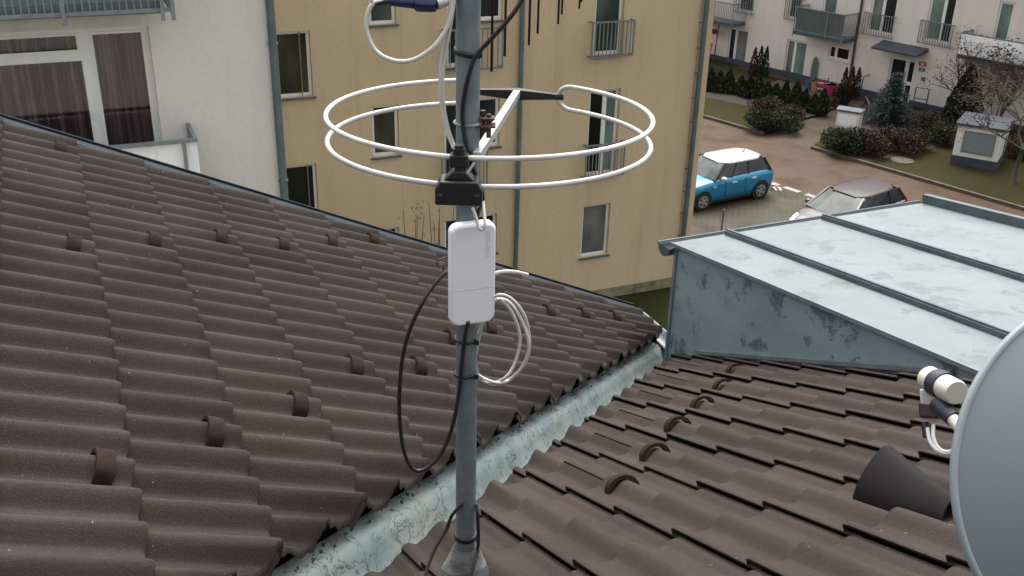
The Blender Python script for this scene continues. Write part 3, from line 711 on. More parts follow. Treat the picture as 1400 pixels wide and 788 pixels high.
cable('coax_cable', [MP(646, 285, -.04), MP(650, 295, -.055), MP(655, 312, -.072), MP(660, 314, -.074), MP(663, 306, -.07), MP(662, 292, -.05), MP(660, 272, -.02), MP(658, 262, -.01)], .0034, M['whitec'], 'small white cable loop dropping over the top of the white box')
# ------------------------------------------------------------------ satellite dish with its LNB
DC = at_depth(1557, 660, 1.40); DR = .262
vw = (DC-CAM).normalized(); hx = (rt-vw*rt.dot(vw)).normalized(); hy = vw.cross(hx) if vw.cross(hx).z > 0 else -vw.cross(hx)
nD = (vw*.80-hx*.585+hy*.10).normalized()
e1 = nD.cross(V((0, 0, 1))).normalized(); e2 = e1.cross(nD).normalized()
dish = Root('satellite_dish', (DC.x, DC.y, DC.z), 0, 'grey satellite dish at the right edge with a white receiver on its arm', 'satellite dish')
mb = MB(); rows = []; rowsb = []
for i in range(13):
    r = DR*i/12; d = .055*(1-(r/DR)**2)
    rows.append([DC+(e1*cos(2*pi*k/72)+e2*sin(2*pi*k/72))*r-nD*(d+.002) for k in range(73)]); rowsb.append([p+nD*.002 for p in rows[-1]])
mb.grid(rows, 0, True); mb.grid(rowsb, 0, True, True)
mb.build('reflector', M['dish'], root=dish, world=True)
mb = MB(); mb.grid([[DC+(e1*cos(2*pi*k/96)+e2*sin(2*pi*k/96))*(DR+a)+nD*b_ for k in range(97)] for a, b_ in ((-.003, -.004), (.003, -.006), (.006, .001), (.004, .006), (-.002, .005))], 0, True); mb.build('rim', M['dishrim'], root=dish, world=True)
lc0 = at_depth(1308, 537.5, 1.70); lc1 = at_depth(1267, 516, 1.785); la = (lc1-lc0).normalized()
mb = MB(); mb.tube([lc0-la*.0, lc0+la*.004, lc0+la*.05, lc1-la*.006, lc1], [.0195, .0215, .0215, .0215, .018], 28); lnb = mb.build('feed_horn', M['lnbw'], root=dish, world=True)
mb = MB(); mb.tube([lc0+la*.034, lc0+la*.058], .0245, 24)
cl0 = at_depth(1283, 552, 1.74); cl1 = at_depth(1304, 573, 1.70); mb.tube([cl0, cl1], [.017, .014], 12)
mb.build('clamp', M['lilac'], root=dish, world=True)
mb = MB(); mb.tube([at_depth(1300, 570, 1.705), at_depth(1325, 600, 1.66), at_depth(1420, 700, 1.52), at_depth(1475, 800, 1.44), DC-e2*DR*.9], .0105, 14); mb.build('arm', M['lnbw'], root=dish, world=True)
mb = MB(); o_ = at_depth(1257, 532, 1.79); dn = -hy; mb.obox(o_, hx*.022-V((0, 0, .004)), dn*.026, vw*.03); mb.build('receiver_body', M['lnbw'], root=dish, world=True, bevel=.002)
o2 = at_depth(1255, 550, 1.79)
mb = MB(); mb.obox(o2, hx*.032-V((0, 0, .004)), dn*.026, vw*.028); mb.build('receiver_base', M['maroon'], root=dish, world=True, bevel=.003)
mb = MB()
for i in range(4): mb.obox(o_+hx*.003+dn*(.005+.0048*i)-vw*.0012-V((0, 0, .0006)), hx*(.014 if i % 2 == 0 else .011)-V((0, 0, .0025)), dn*.0018, vw*.0008)
mb.build('label_print', M['text'], root=dish, world=True)
mb = MB(); mb.tube([at_depth(1265, 578, 1.79), at_depth(1268, 598, 1.78)], .008, 8); mb.build('rubber_boot', M['blackc'], root=dish, world=True)
for dx, dy in ((0, 0), (5, -4)):
    mb = MB(); mb.tube(spline([at_depth(1268+dx*1.6, 585+dy, 1.78), at_depth(1271+dx, 602+dy, 1.77), at_depth(1280+dx*.6, 615+dy*.6, 1.76), at_depth(1295, 620+dy*.5, 1.75), at_depth(1318, 618+dy*.8, 1.72), at_depth(1360, 640, 1.66), at_depth(1450, 760, 1.5)], 6), .0032, 8); mb.build('cable', M['white'], root=dish, world=True)
mb = MB(); q = at_depth(1325, 541, 1.72); mb.tube([lc0+la*.05, q, at_depth(1350, 545, 1.70)], [.008, .013, .012], 10); mb.build('second_clamp', M['lilac'], root=dish, world=True)
# bracket and pole behind the dish, standing on the roof
bk = DC-nD*.055; ft = V((bk.x+.17, bk.y-.10, 0)); ft.z = bz(ft).z
mb = MB(); mb.tube([ft-V((0, 0, .05)), V((ft.x, ft.y, bk.z+.12))], .02, 14); mb.bar(bk, V((ft.x, ft.y, bk.z)), .05, .08); mb.build('pole_bracket', M['galv'], root=dish, world=True)
# ------------------------------------------------------------------ buildings
def facade(mb, x0, x1, z0, z1, ops, depth=.14):
    xs = sorted(set([x0, x1]+[v for o in ops for v in o[:2]])); zs = sorted(set([z0, z1]+[v for o in ops for v in o[2:4]]))
    for i in range(len(xs)-1):
        for k in range(len(zs)-1):
            cx, cz = (xs[i]+xs[i+1])/2, (zs[k]+zs[k+1])/2
            if any(o[0] < cx < o[1] and o[2] < cz < o[3] for o in ops): continue
            mb.add([(xs[i], 0, zs[k]), (xs[i+1], 0, zs[k]), (xs[i+1], 0, zs[k+1]), (xs[i], 0, zs[k+1])], [(0, 1, 2, 3)])
    for o in ops:
        a, b_, c, d = o[:4]
        mb.add([(a, 0, c), (b_, 0, c), (b_, 0, d), (a, 0, d), (a, depth, c), (b_, depth, c), (b_, depth, d), (a, depth, d)], [(0, 4, 5, 1), (1, 5, 6, 2), (2, 6, 7, 3), (3, 7, 4, 0)])
def window(root, o, split=None, pane=None, sill=True, fwid=.065, dep=.09, hsplit=None, sillm=None, name='window'):
    a, b_, c, d = o[:4]; mb = MB(); y0, y1 = dep, dep+.06; g = .003
    a += g; b_ -= g; c += g; d -= g
    mb.box(a, a+fwid, y0, y1, c, d); mb.box(b_-fwid, b_, y0, y1, c, d); mb.box(a+fwid, b_-fwid, y0, y1, c, c+fwid); mb.box(a+fwid, b_-fwid, y0, y1, d-fwid, d)
    cells = [(a+fwid, b_-fwid)]
    if split:
        x = a+(b_-a)*split; mb.box(x-fwid*.8, x+fwid*.8, y0+.001, y1, c+fwid, d-fwid); cells = [(a+fwid, x-fwid*.8), (x+fwid*.8, b_-fwid)]
    if hsplit:
        z = c+(d-c)*hsplit; mb.box(a+fwid, b_-fwid if not split else cells[0][1], y0+.002, y1, z-.035, z+.035)
    w = mb.build(name, M['frame'], root=root)
    panes = pane if isinstance(pane, list) else [pane]*len(cells)
    for (p, q), mt in zip(cells, panes):
        mb = MB(); mb.box(p, q, y0+.025, y0+.04, c+fwid, d-fwid); mb.build('pane', mt or M['pane'], parent=w, root=root)
    if sill:
        mb = MB(); mb.box(a-.05, b_+.05, -.06, dep, c-.045, c-.005); mb.build('sill', sillm or M['sill'], parent=w, root=root)
    return w
def railing(root, a, b_, c, d, proj=.16, n=9, name='railing', bw=.022):
    mb = MB(); t = .035
    mb.box(a, b_, -proj-t, -proj, d-t, d); mb.box(a, b_, -proj-t, -proj, c, c+t)
    for x in (a, b_-t): mb.box(x, x+t, -proj-t-.002, .0, c+.002, c+t-.002); mb.box(x, x+t, -proj-t-.002, .0, d-t-.001, d-.003); mb.box(x+.002, x+t-.002, -proj-t+.002, -proj-.002, c+t, d-t)
    for i in range(1, n):
        x = a+(b_-a)*i/n; mb.box(x-bw/2, x+bw/2, -proj-t*.8, -proj-t*.3, c+t, d-t)
    return mb.build(name, M['rail'], root=root)
def pipe(root, x, z0, z1, r=.05, y=-.08, mat=None, name='downpipe', bends=True):
    mb = MB(); mb.tube([(x, y, z0), (x, y, (z0+z1)/2), (x, y, z1)], r, 12)
    z = z0+.6
    while z < z1: mb.tube([(x, y, z), (x, y, z+.03)], r+.012, 12); mb.box(x-.012, x+.012, y, -.002, z, z+.03); z += 2.0
    return mb.build(name, mat or M['pipe'], root=root)
# --- tan block
TB = ground(842, 405); tan = Root('apartment_block', (TB.x, TB.y, 0), frame(None, 66.2), 'tan rendered apartment block behind the mast with narrow white windows', 'building')
nT = azv(66.2+90)
def FT(x, y): q = tan.loc(hit(x, y, TB, nT)); return q.x, q.z
def rect(Fn, x0, y0, x1, y1):   # top-left and bottom-right pixel of an opening, averaged on its middle lines
    xm, ym = (x0+x1)/2, (y0+y1)/2
    return Fn(x0, ym)[0], Fn(x1, ym)[0], Fn(xm, y1)[1], Fn(xm, y0)[1]
ops = {}
ops['w1'] = rect(FT, 374, 43, 426, 134); ops['w2'] = rect(FT, 509, 144, 545.5, 214); ops['w3'] = rect(FT, 385, 226, 435, 312); ops['w4'] = rect(FT, 504, -30, 541, 34)
ops['d5'] = rect(FT, 611, -38, 646, 92); ops['w5'] = rect(FT, 654, -36, 688, 28); ops['d6'] = rect(FT, 608, 139, 643, 253); ops['w6'] = rect(FT, 651, 134, 683, 201)
ops['d7'] = rect(FT, 814, -36, 853, 75); ops['d8'] = rect(FT, 804, 123, 845, 239); ops['w9'] = rect(FT, 795.5, 280, 832.5, 350)
ops['w10'] = rect(FT, 608, 297, 679, 350); ops['w11'] = rect(FT, 521, 312, 546, 352)
# the same bays carry on above the frame
top_rows = {}
dz = (ops['d7'][2]-ops['d8'][2])
for k in ('w1', 'w2', 'w6', 'd7'):
    a, b_, c, d = ops[k]; lift = dz if k in ('w1', 'd7') else 2*dz
    top_rows[k+'t'] = (a, b_, c+lift, d+lift)
ops.update(top_rows)
TH = 14.2; XL, XRt = -8.0, FT(978, 0)[0]
mb = MB(); facade(mb, XL, XRt, .28, TH, list(ops.values()))
mb.add([(XRt, 0, 0.28), (XRt, 11, 0.28), (XRt, 11, TH), (XRt, 0, TH)], [(0, 1, 2, 3)]); mb.add([(XL, 0, .28), (XL, 11, .28), (XL, 11, TH), (XL, 0, TH)], [(3, 2, 1, 0)])
mb.add([(XL, 11, 0), (XRt, 11, 0), (XRt, 11, TH), (XL, 11, TH)], [(3, 2, 1, 0)])
mb.build('wall', M['stuccoT'], root=tan)
mb = MB(); mb.box(XL, XRt+.012, -.012, 11, -.2, .28); mb.build('plinth', M['plinth'], root=tan)
mb = MB(); mb.box(XL-.3, XRt+.4, -.5, 11.4, TH, TH+.25); mb.build('roof', M['zdark'], root=tan)
for k, o in ops.items():
    pn = M['pane']
    if k in ('w1', 'w2'): pn = M['panebr']
    if k == 'w9': pn = M['panel']
    if k == 'w3': pn = M['panek']
    if k == 'd8': pn = [M['panek'], M['paneg']]
    if k in ('d7', 'w4', 'd7t'): pn = M['paneb']
    if k[0] == 'd': window(tan, o, split=.55 if k == 'd8' else None, pane=pn, sill=True, dep=.1, fwid=.07)
    else: window(tan, o, pane=pn)
for x0, y0, x1, y1 in ((604, 37, 684, 94), (600, 207, 663, 258), (804, 27, 862, 76), (796, 194, 849, 239)):
    a, b_, c, d = rect(FT, x0, y0, x1, y1); railing(tan, a, b_, c, d, n=11)
pipe(tan, FT(708, 180)[0], .3, TH, .055); pipe(tan, FT(948, 165)[0], .3, TH, .06)
xw = FT(942.5, 165)[0]
mb = MB(); mb.tube([(xw, -.05, .4), (xw, -.05, TH)], .006, 6)
z = .9
while z < TH: mb.bar((xw, -.002, z), (xw, -.055, z), .012, .012); mb.box(xw-.02, xw+.06, -.062, -.05, z-.012, z+.012); z += .62
mb.build('lightning_wire', M['sill'], root=tan)
# --- pale block at the left
PC = at_dist(379, 135, 14.4); pale = Root('apartment_block', (PC.x, PC.y, 0), frame(None, 66.2), 'pale grey rendered block at left with a curtained balcony window', 'building')
def FP(x, y): q = pale.loc(hit(x, y, V((PC.x, PC.y, 0)), nT)); return q.x, q.z
zb0 = FP(215, 190)[1]-.75
oW = (FP(-60, 100)[0], FP(212, 110)[0], zb0, FP(160, 37)[1])
mb = MB(); facade(mb, -7, 0, 0, 15, [oW], .2); mb.add([(0, 0, 0), (0, 9, 0), (0, 9, 15), (0, 0, 15)], [(0, 1, 2, 3)]); mb.add([(-7, 0, 0), (-7, 9, 0), (-7, 9, 15), (-7, 0, 15)], [(3, 2, 1, 0)]); mb.add([(-7, 9, 0), (0, 9, 0), (0, 9, 15), (-7, 9, 15)], [(3, 2, 1, 0)])
mb.build('wall', M['stuccoP'], root=pale)
mb = MB(); mb.box(-7.3, .35, -.4, 9.3, 15, 15.2); mb.build('roof', M['zdark'], root=pale)
# balcony window: fixed light with a top light, and a door leaf
xm = FP(124, 110)[0]; xr = oW[1]; xl = oW[0]; zt = oW[3]; y0 = .10; f = .07
ztr = FP(50, 83)[1]
mb = MB()
mb.box(xl, xr, y0, y0+.07, zt-f, zt); mb.box(xr-f, xr, y0, y0+.07, zb0, zt-f); mb.box(xl, xl+f, y0, y0+.07, zb0, zt-f); mb.box(xm-.072, xm+.072, y0, y0+.07, zb0, zt-f)
mb.box(xl+f, xm-.072, y0+.001, y0+.07, ztr-.06, ztr+.06); mb.box(xl+f, xm-.072, y0+.001, y0+.07, zb0, zb0+f); mb.box(xm+.072, xr-f, y0+.001, y0+.07, zb0, zb0+f)
for a, b_, c, d in ((xl+f, xm-.072, ztr+.06, zt-f), (xm+.072, xr-f, zb0+f, zt-f)):
    for (p, q, r_, s_) in ((a, a+.03, c, d), (b_-.03, b_, c, d), (a+.03, b_-.03, c, c+.03), (a+.03, b_-.03, d-.03, d)): mb.box(p, q, y0-.018, y0-.001, r_, s_)
wn = mb.build('window', M['frame'], root=pale)
for a, b_, c, d in ((xl+f, xm-.072, zb0+f, ztr-.06), (xl+f, xm-.072, ztr+.06, zt-f), (xm+.072, xr-f, zb0+f, zt-f)):
    mb = MB(); mb.box(a, b_, y0+.03, y0+.042, c, d); mb.build('pane', M['clear'], parent=wn, root=pale)
mb = MB(); mb.bar((xm-.03, y0-.02, zb0+1.05), (xm-.03, y0-.02, zb0+1.18), .02, .02); mb.build('handle', M['frame'], parent=wn, root=pale)
mb = MB(); rows = []
for z in (zb0+.02, zb0+1.2, zt-.02): rows.append([V((xl+(xr-xl)*i/150, .30+.035*sin(i*.9)+.02*sin(i*.37+1), z)) for i in range(151)])
mb.grid(rows, 0, True); mb.build('curtain', M['curtain'], parent=wn, root=pale)
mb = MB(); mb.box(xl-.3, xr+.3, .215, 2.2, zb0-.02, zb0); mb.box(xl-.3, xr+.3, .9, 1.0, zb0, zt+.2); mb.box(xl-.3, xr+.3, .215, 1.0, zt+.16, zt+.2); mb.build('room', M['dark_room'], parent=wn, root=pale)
# balconies
bd = .75
def FPb(x, y): q = pale.loc(hit(x, y, V((PC.x, PC.y, 0))+nT*bd, nT)); return q.x, q.z
xe = FPb(269, 188)[0]; zr = FPb(269, 188)[1]
mb = MB(); mb.box(-6.6, xe, -bd, -.005, zb0-.22, zb0-.04); bal = mb.build('balcony', M['concrete'], root=pale)
mb = MB(); t = .04
mb.box(-6.6, xe, -bd-.05, -bd, zr-.05, zr); mb.box(-6.6, xe, -bd-.045, -bd-.005, zb0-.02, zb0+.02)
mb.box(xe-.045, xe, -bd, -.005, zr-.048, zr-.002); mb.box(xe-.04, xe-.002, -bd, -.005, zb0, zb0+.04)
for x in (FPb(248, 190)[0], xe-1.3, xe-2.4): mb.box(x, x+.045, -bd-.048, -bd-.002, zb0+.02, zr-.05)
for i in range(1, 5): mb.box(xe-.03, xe-.012, -bd*i/5-.009, -bd*i/5+.009, zb0+.04, zr-.05)
mb.box(xe-.04, xe, -.04, -.006, zb0, zr-.05)
mb.build('railing', M['rail'], parent=bal, root=pale)
rows = []; mb = MB()
for i in range(14):
    z = zb0+.03+(zr-.09-zb0)*i/13; rows.append([V((xe-.004-2.6*k/90, -bd+.012+.012*abs(sin(k*.30))+(.008*sin(k*1.7) if i > 10 else 0), z)) for k in range(91)])
mb.grid(rows, 0, True, True); mb.grid([[p+V((0, .006, 0)) for p in r] for r in rows], 0, True); mb.build('privacy_screen', M['cloth'], parent=bal, root=pale)
xe2 = FPb(238, 12)[0]; zu0 = FPb(100, 24)[1]; zu1 = FPb(100, 8)[1]
mb = MB(); mb.box(-6.6, xe2-.12, -bd, -.005, zu0, zu0+.16); b2 = mb.build('balcony', M['zdark'], root=pale)
mb = MB()
mb.box(-6.6, xe2, -bd-.05, -bd-.004, zu0+.02, zu0+.07); mb.box(-6.6, xe2, -bd-.05, -bd-.004, zu0+1.05, zu0+1.1)
mb.box(xe2-.05, xe2, -bd-.004, -.006, zu0+.022, zu0+.066); mb.box(xe2-.05, xe2, -bd-.004, -.006, zu0+1.05, zu0+1.1)
for x in (xe2-.05, FPb(218, 10)[0], FPb(82, 10)[0], FPb(82, 10)[0]-1.2): mb.box(x, x+.05, -bd-.09, -bd-.051, zu0-.08, zu0+1.1)
for i in range(60): x = -6.5+i*.085; mb.box(x, x+.018, -bd-.035, -bd-.018, zu0+.07, zu0+1.05)
for i in range(8): mb.box(xe2-.034, xe2-.016, -bd+.08*i, -bd+.08*i+.018, zu0+.066, zu0+1.05)
mb.build('railing', M['rail'], parent=b2, root=pale)
pipe(pale, FP(379.5, 135)[0]-.02, .1, 15, .06, -.07)
# --- beige house across the road
R0 = ground(1165, 128); AZR = 138.6
beige = Root('apartment_block', (R0.x, R0.y, 0), frame(None, AZR), 'beige apartment block across the road with grey balconies and canopied entrance', 'building')
nR = azv(AZR+90)
def z4(x, y): return 940+x*460/1098, y*460/1098
def FR(x, y, off=0): q = beige.loc(hit(*z4(x, y), V((R0.x, R0.y, 0))+nR*off, nR)); return q.x, q.z
def rr4(x0, x1, zt_, zb_, off=0):  # (x,y) samples: left-mid, right-mid, top, bottom
    return FR(*x0, off)[0], FR(*x1, off)[0], FR(*zb_, off)[1], FR(*zt_, off)[1]
opr = {}
opr['fb1'] = rr4((594, 50), (680, 50), (650, -60), (620, 108)); opr['fb2'] = rr4((780, 70), (868, 70), (840, -50), (810, 138))
opr['door'] = rr4((650, 265), (735, 265), (705, 192), (670, 338)); opr['sw'] = rr4((459, 170), (528, 184), (495, 152), (490, 196))
opr['gw1'] = rr4((130, 155), (193, 165), (170, 95), (150, 222)); opr['gw2'] = rr4((317, 190), (385, 200), (358, 133), (340, 262))
opr['up1'] = rr4((165, 15), (217, 20), (195, -70), (190, 40)); opr['up2'] = rr4((328, 30), (372, 30), (350, -60), (345, 62))
opr['bd'] = rr4((440, 30), (488, 30), (470, -50), (460, 125)); opr['bd2'] = rr4((1008, 60), (1060, 60), (1040, 6), (1020, 190))
XL2, XR2 = -22, 16
zt2 = 9.0
mb = MB(); facade(mb, XL2, XR2, .32, zt2, list(opr.values()), .16)
for x, fl in ((XL2, 1), (XR2, 0)):
    f_ = (0, 1, 2, 3); mb.add([(x, 0, .32), (x, 11, .32), (x, 11, zt2), (x, 0, zt2)], [f_[::-1] if fl else f_])
mb.build('wall', M['stuccoR'], root=beige)
mb = MB()
dX0, dX1 = opr['door'][0], opr['door'][1]
mb.box(XL2, dX0, -.012, .2, -.2, .32); mb.box(dX1, XR2, -.012, .2, -.2, .32); mb.box(dX0, dX1, .02, .2, -.2, opr['door'][2]); mb.build('plinth', M['pldark'], root=beige)
mb = MB(); mb.box(XL2-.3, XR2+.3, -.6, 11.6, zt2, zt2+.25); mb.build('roof', M['zdark'], root=beige)
for k, o in opr.items():
    if k == 'door': continue
    sp, pn = None, M['paneb']
    if k in ('fb1',): sp, pn = .48, [M['panel'], M['pane']]
    if k == 'fb2': sp, pn = .58, [M['paneg'], M['pane']]
    if k == 'gw2': sp, pn = .40, [M['panel'], M['paneg']]
    if k == 'gw1': sp, pn = .36, [M['pane'], M['panel']]
    if k == 'sw': sp, pn = .34, [M['pane'], M['panek']]
    if k in ('bd', 'bd2'): pn = M['paneg']
    window(beige, o, split=sp, pane=pn, sill=(k == 'sw'), fwid=.085, dep=.06, sillm=M['frame'])
def railing4(pts, n, proj=.14):
    a, b_, c, d = pts; return railing(beige, a, b_, c, d, proj=proj, n=n, bw=.03)
railing4(rr4((577, 75), (677, 90), (630, 46), (620, 118)), 12); railing4(rr4((761, 100), (870, 115), (820, 72), (810, 148)), 13)
railing4(rr4((158, 10), (219, 20), (190, -25), (190, 44)), 8); railing4(rr4((322, 40), (380, 30), (350, -8), (345, 66)), 8)
# entrance door, canopy, plates
a, b_, c, d = opr['door']
mb = MB(); y0 = .06; fwd = .09
xs_ = a+(b_-a)*.66
mb.box(a, a+fwd, y0, y0+.07, c, d); mb.box(b_-fwd, b_, y0, y0+.07, c, d); mb.box(a+fwd, b_-fwd, y0, y0+.07, d-fwd, d); mb.box(xs_-.09, xs_+.09, y0, y0+.07, c, d-fwd); mb.box(a+fwd, xs_-.09, y0+.001, y0+.07, c, c+.12); mb.box(xs_+.09, b_-fwd, y0+.001, y0+.07, c, c+.12); mb.box(xs_+.09, b_-fwd, y0+.001, y0+.07, c+(d-c)*.45, c+(d-c)*.53)
dr = mb.build('entrance_door', M['frame'], root=beige)
for p, q in ((a+fwd, xs_-.09), (xs_+.09, b_-fwd)):
    mb = MB(); mb.box(p, q, y0+.03, y0+.045, c+.12, d-fwd); mb.build('pane', M['pane'], parent=dr, root=beige)
mb = MB(); mb.tube([(xs_-.03, y0-.05, c+.9), (xs_-.03, y0-.05, c+1.5)], .02, 8); mb.build('handle', M['rail'], parent=dr, root=beige)
cx0, cx1 = FR(640, 150)[0]-.05, FR(780, 160)[0]+.1; cz = FR(715, 160)[1]-.02
mb = MB(); mb.prism([(cx0, -.005, cz+.22), (cx0, -.005, cz+.08), (cx0, -.95, cz-.06), (cx0, -.95, cz+.02)], (cx1-cx0, 0, 0)); mb.build('canopy', M['canopyd'], root=beige)
def plate(px_a, px_b, mat, name, marks):
    x0_, z0_ = FR(*px_a); x1_, z1_ = FR(*px_b)
    if x0_ > x1_: x0_, x1_ = x1_, x0_
    if z0_ > z1_: z0_, z1_ = z1_, z0_
    mb = MB(); mb.box(x0_, x1_, -.025, -.003, z0_, z1_); p = mb.build(name, mat, root=beige)
    mb = MB()
    for (u0, u1, w0, w1) in marks: mb.box(x0_+(x1_-x0_)*u0, x0_+(x1_-x0_)*u1, -.029, -.0252, z0_+(z1_-z0_)*w0, z0_+(z1_-z0_)*w1)
    if marks: mb.build('sign_print', M['paint'], parent=p, root=beige)
plate((757, 200), (779, 219), M['red'], 'house_sign', [(.15, .85, .62, .76), (.25, .75, .36, .5), (.3, .7, .14, .24)])
plate((757, 221), (774, 235), M['bluep'], 'house_sign', [(.36, .46, .2, .8), (.56, .66, .2, .8), (.46, .56, .72, .8), (.46, .56, .46, .54), (.46, .56, .2, .28)])
plate((764, 251), (775, 266), M['concrete'], 'doorbell_panel', [])
pipe(beige, FR(552, 130)[0], .1, zt2, .055, -.07, M['canopyd'])
# balconies of the beige house
def balcony(x0, x1, zf, zr_, dpt, solid=None, mat=M['rail'], nb=30, out=False):
    scr = -dpt-.10 if out else -dpt+.02
    mb = MB(); mb.box(x0, x1, -dpt, -.006, zf-.14, zf); bo_ = mb.build('balcony', M['zdark'], root=beige)
    mb = MB(); t = .045
    for z in (zr_-t, zf+.04):
        mb.box(x0, x1, -dpt-t, -dpt, z, z+t)
        for x in (x0, x1-t): mb.box(x, x+t, -dpt, -.006, z+.001, z+t-.001)
    for i in range(nb+1):
        x = x0+.01+(x1-x0-.04)*i/nb; mb.box(x, x+.02, -dpt-.035, -dpt-.015, zf+.04+t, zr_-t)
    for i in range(8):
        for x in (x0+.01, x1-.03): y = -dpt*i/8; mb.box(x, x+.02, y-.03, y-.01, zf+.04+t, zr_-t)
    for x in (x0, (x0+x1)/2+.4, x1-t): mb.box(x-.001, x+t+.001, -dpt-t-.01, -dpt-.046, zf-.25, zr_)
    mb.build('railing', M['rail'], parent=bo_, root=beige)
    if solid:
        mb = MB(); n_ = 60
        rows = [[V((x0+.05+(x1-x0-.1)*k/n_, scr+(.03*abs(sin(k*.55))), z)) for k in range(n_+1)] for z in (zf+.05, zr_-.05)]
        mb.grid(rows, 0, True, True); mb.grid([[p+V((0, .006, 0)) for p in r] for r in rows], 0, True); mb.build('privacy_screen', solid, parent=bo_, root=beige)
bo1 = FR(350, 110, 1.0); 
balcony(FR(348, 80, 1.0)[0], FR(512, 95, 1.0)[0], FR(430, 118, 1.0)[1], FR(430, 34, 1.0)[1], 1.0, pm('grey_screen', (.13, .13, .13), rough=.8))
balcony(FR(889, 140, .9)[0], FR(889, 140, .9)[0]+4.4, FR(960, 193, .9)[1], FR(960, 116, .9)[1], .9, M['cloth'], nb=24, out=True)
balcony(FR(150, 60, 1.0)[0]-3.2, FR(150, 60, 1.0)[0], FR(120, 75, 1.0)[1], FR(120, 8, 1.0)[1], 1.0, None, nb=30)
# ------------------------------------------------------------------ ground, road, bays
K0 = ground(1107.6, 204); ke = azv(-41.0); km = azv(-131.0)     # along the kerb (away), across towards us
if km.dot(CAM-K0) < 0: km = -km
def KP(a, m_, z=0): return V((K0.x, K0.y, 0))+ke*a+km*m_+V((0, 0, z))
def sheet(name, pts, z, mat, th=None):
    mb = MB(); P = [V((p.x, p.y, z)) for p in pts]
    n = V((0, 0, 0))
    for i in range(len(P)): n += P[i].cross(P[(i+1) % len(P)])
    if n.z < 0: P = P[::-1]
    if th: mb.prism([p-V((0, 0, th)) for p in P], (0, 0, th))
    else: mb.add(P, [tuple(range(len(P)))])
    return tag(mb.build(name, mat), kind='structure')
sheet('ground', [V((-300, -200, 0)), V((300, -200, 0)), V((300, 600, 0)), V((-300, 600, 0))], 0, M['grass2'])
RW = 4.55
sheet('road', [KP(-40, 0), KP(40, 0), KP(40, RW), KP(-40, RW)], .004, M['asphalt'])
sheet('parking_bays', [KP(-14, RW), KP(5.2, RW), KP(5.2, 9.9), KP(-14, 9.9)], .008, M['bay'])
sheet('path', [KP(-14, 9.9), KP(5.6, 9.9), KP(5.6, 11.3), KP(-14, 11.3)], .006, M['path'])
q1, q2 = K0, ground(*z4(250, 440))
aL = (V((q2.x, q2.y, 0))-V((K0.x, K0.y, 0))).dot(ke); aR = 0.0
def kerb(a0, a1):
    mb = MB(); 
    a = a0
    while a < a1-.01:
        e = min(a+1.0, a1); mb.obox(KP(a+.004, 0, -.1), ke*(e-a-.008), -km*.12, V((0, 0, .22))); a = e
    return tag(mb.build('kerb', M['kerb'], bevel=.012), kind='structure')
aR = (ground(*z4(400, 487))-K0).dot(ke); aL = (ground(*z4(250, 440))-K0).dot(ke)
kerb(-40, aR-.0); kerb(aL, 40)
# planted strips behind the kerb, entry drive
D0, D1 = ground(*z4(320, 460)), ground(*z4(560, 315))
dd = (D1-D0); dd.z = 0; dd.normalize()
def BK(x, y, z=0): return beige.pt(x, y, z)          # a point in front of the house (x along it, -y towards the road)
hb = lambda a: None
wallL = lambda P: None
def on_house(P, off=.0):   # foot of P on the house line
    q = beige.loc(P); return beige.pt(q.x, -off, 0)
pR = [KP(-40, -.12), KP(aR, -.12), ground(*z4(585, 335)), on_house(ground(*z4(585, 335)), .0), on_house(KP(-40, 0))]
pL = [KP(aL, -.12), KP(40, -.12), on_house(KP(40, 0)), on_house(ground(*z4(535, 310)), .0), ground(*z4(520, 345))]
sheet('lawn', pR, .09, M['grass'], .15); sheet('lawn', pL, .09, M['grass'], .15)
sheet('drive', [KP(aR, 0), KP(aL, 0), ground(*z4(520, 345)), on_house(ground(*z4(535, 310))), on_house(ground(*z4(585, 335))), ground(*z4(585, 335))], .007, M['path'])
ZG = .09
def gz(x, y, z=ZG): return ground(*z4(x, y), z)
# soil beds
sheet('planting_bed', [gz(455, 500), gz(600, 528), gz(720, 500), gz(860, 470), gz(1000, 400), gz(860, 355), gz(740, 362), gz(575, 390)], .096, M['soil'])
sheet('planting_bed', [gz(205, 425), gz(215, 350), gz(60, 320), gz(60, 240), gz(240, 280), gz(440, 330), gz(530, 325), gz(440, 372)], .0955, M['soil'])
sheet('planting_bed', [on_house(gz(60, 240)), on_house(gz(500, 300)), BK(beige.loc(on_house(gz(500, 300))).x, -.8), BK(beige.loc(on_house(gz(60, 240))).x, -.8)], .0985, M['soil'])
sheet('patio', [gz(235, 282), gz(430, 322), gz(470, 300), gz(300, 262)], .101, M['patio'])
mb = MB()
for px_, py_ in ((1053, 251), (1080.5, 260.5), (1111, 270.5)):
    P = ground(px_, py_); a = (P-K0).dot(ke); mb.obox(KP(a-.32, RW-.14, .012), ke*.64, km*.24, V((0, 0, .004)))
for s_ in range(1, 5): mb.obox(KP((ground(1111, 270.5)-K0).dot(ke)-.32-1.25*s_, RW-.14, .012), ke*.64, km*.24, V((0, 0, .004)))
tag(mb.build('road_marking', M['mark']), kind='structure')
# manhole covers
def cover(P, r, mat, label, z):
    mb = MB(); mb.disc(V((P.x, P.y, z)), (0, 0, 1), r, 28, 0, .03); o = mb.build('manhole_cover', mat); tag(o, label, 'manhole cover')
cover(gz(700, 525), .42, pm('worn_cover', (.085, .08, .06), (.055, .055, .04), 6, .9), 'round concrete cover in the lawn left of the white utility cabinet', ZG)
cover(ground(*z4(1042, 718)), .40, pm('rusty_cover', (.10, .06, .045), rough=.8), 'dark rusty cover set in the brown road', .004)
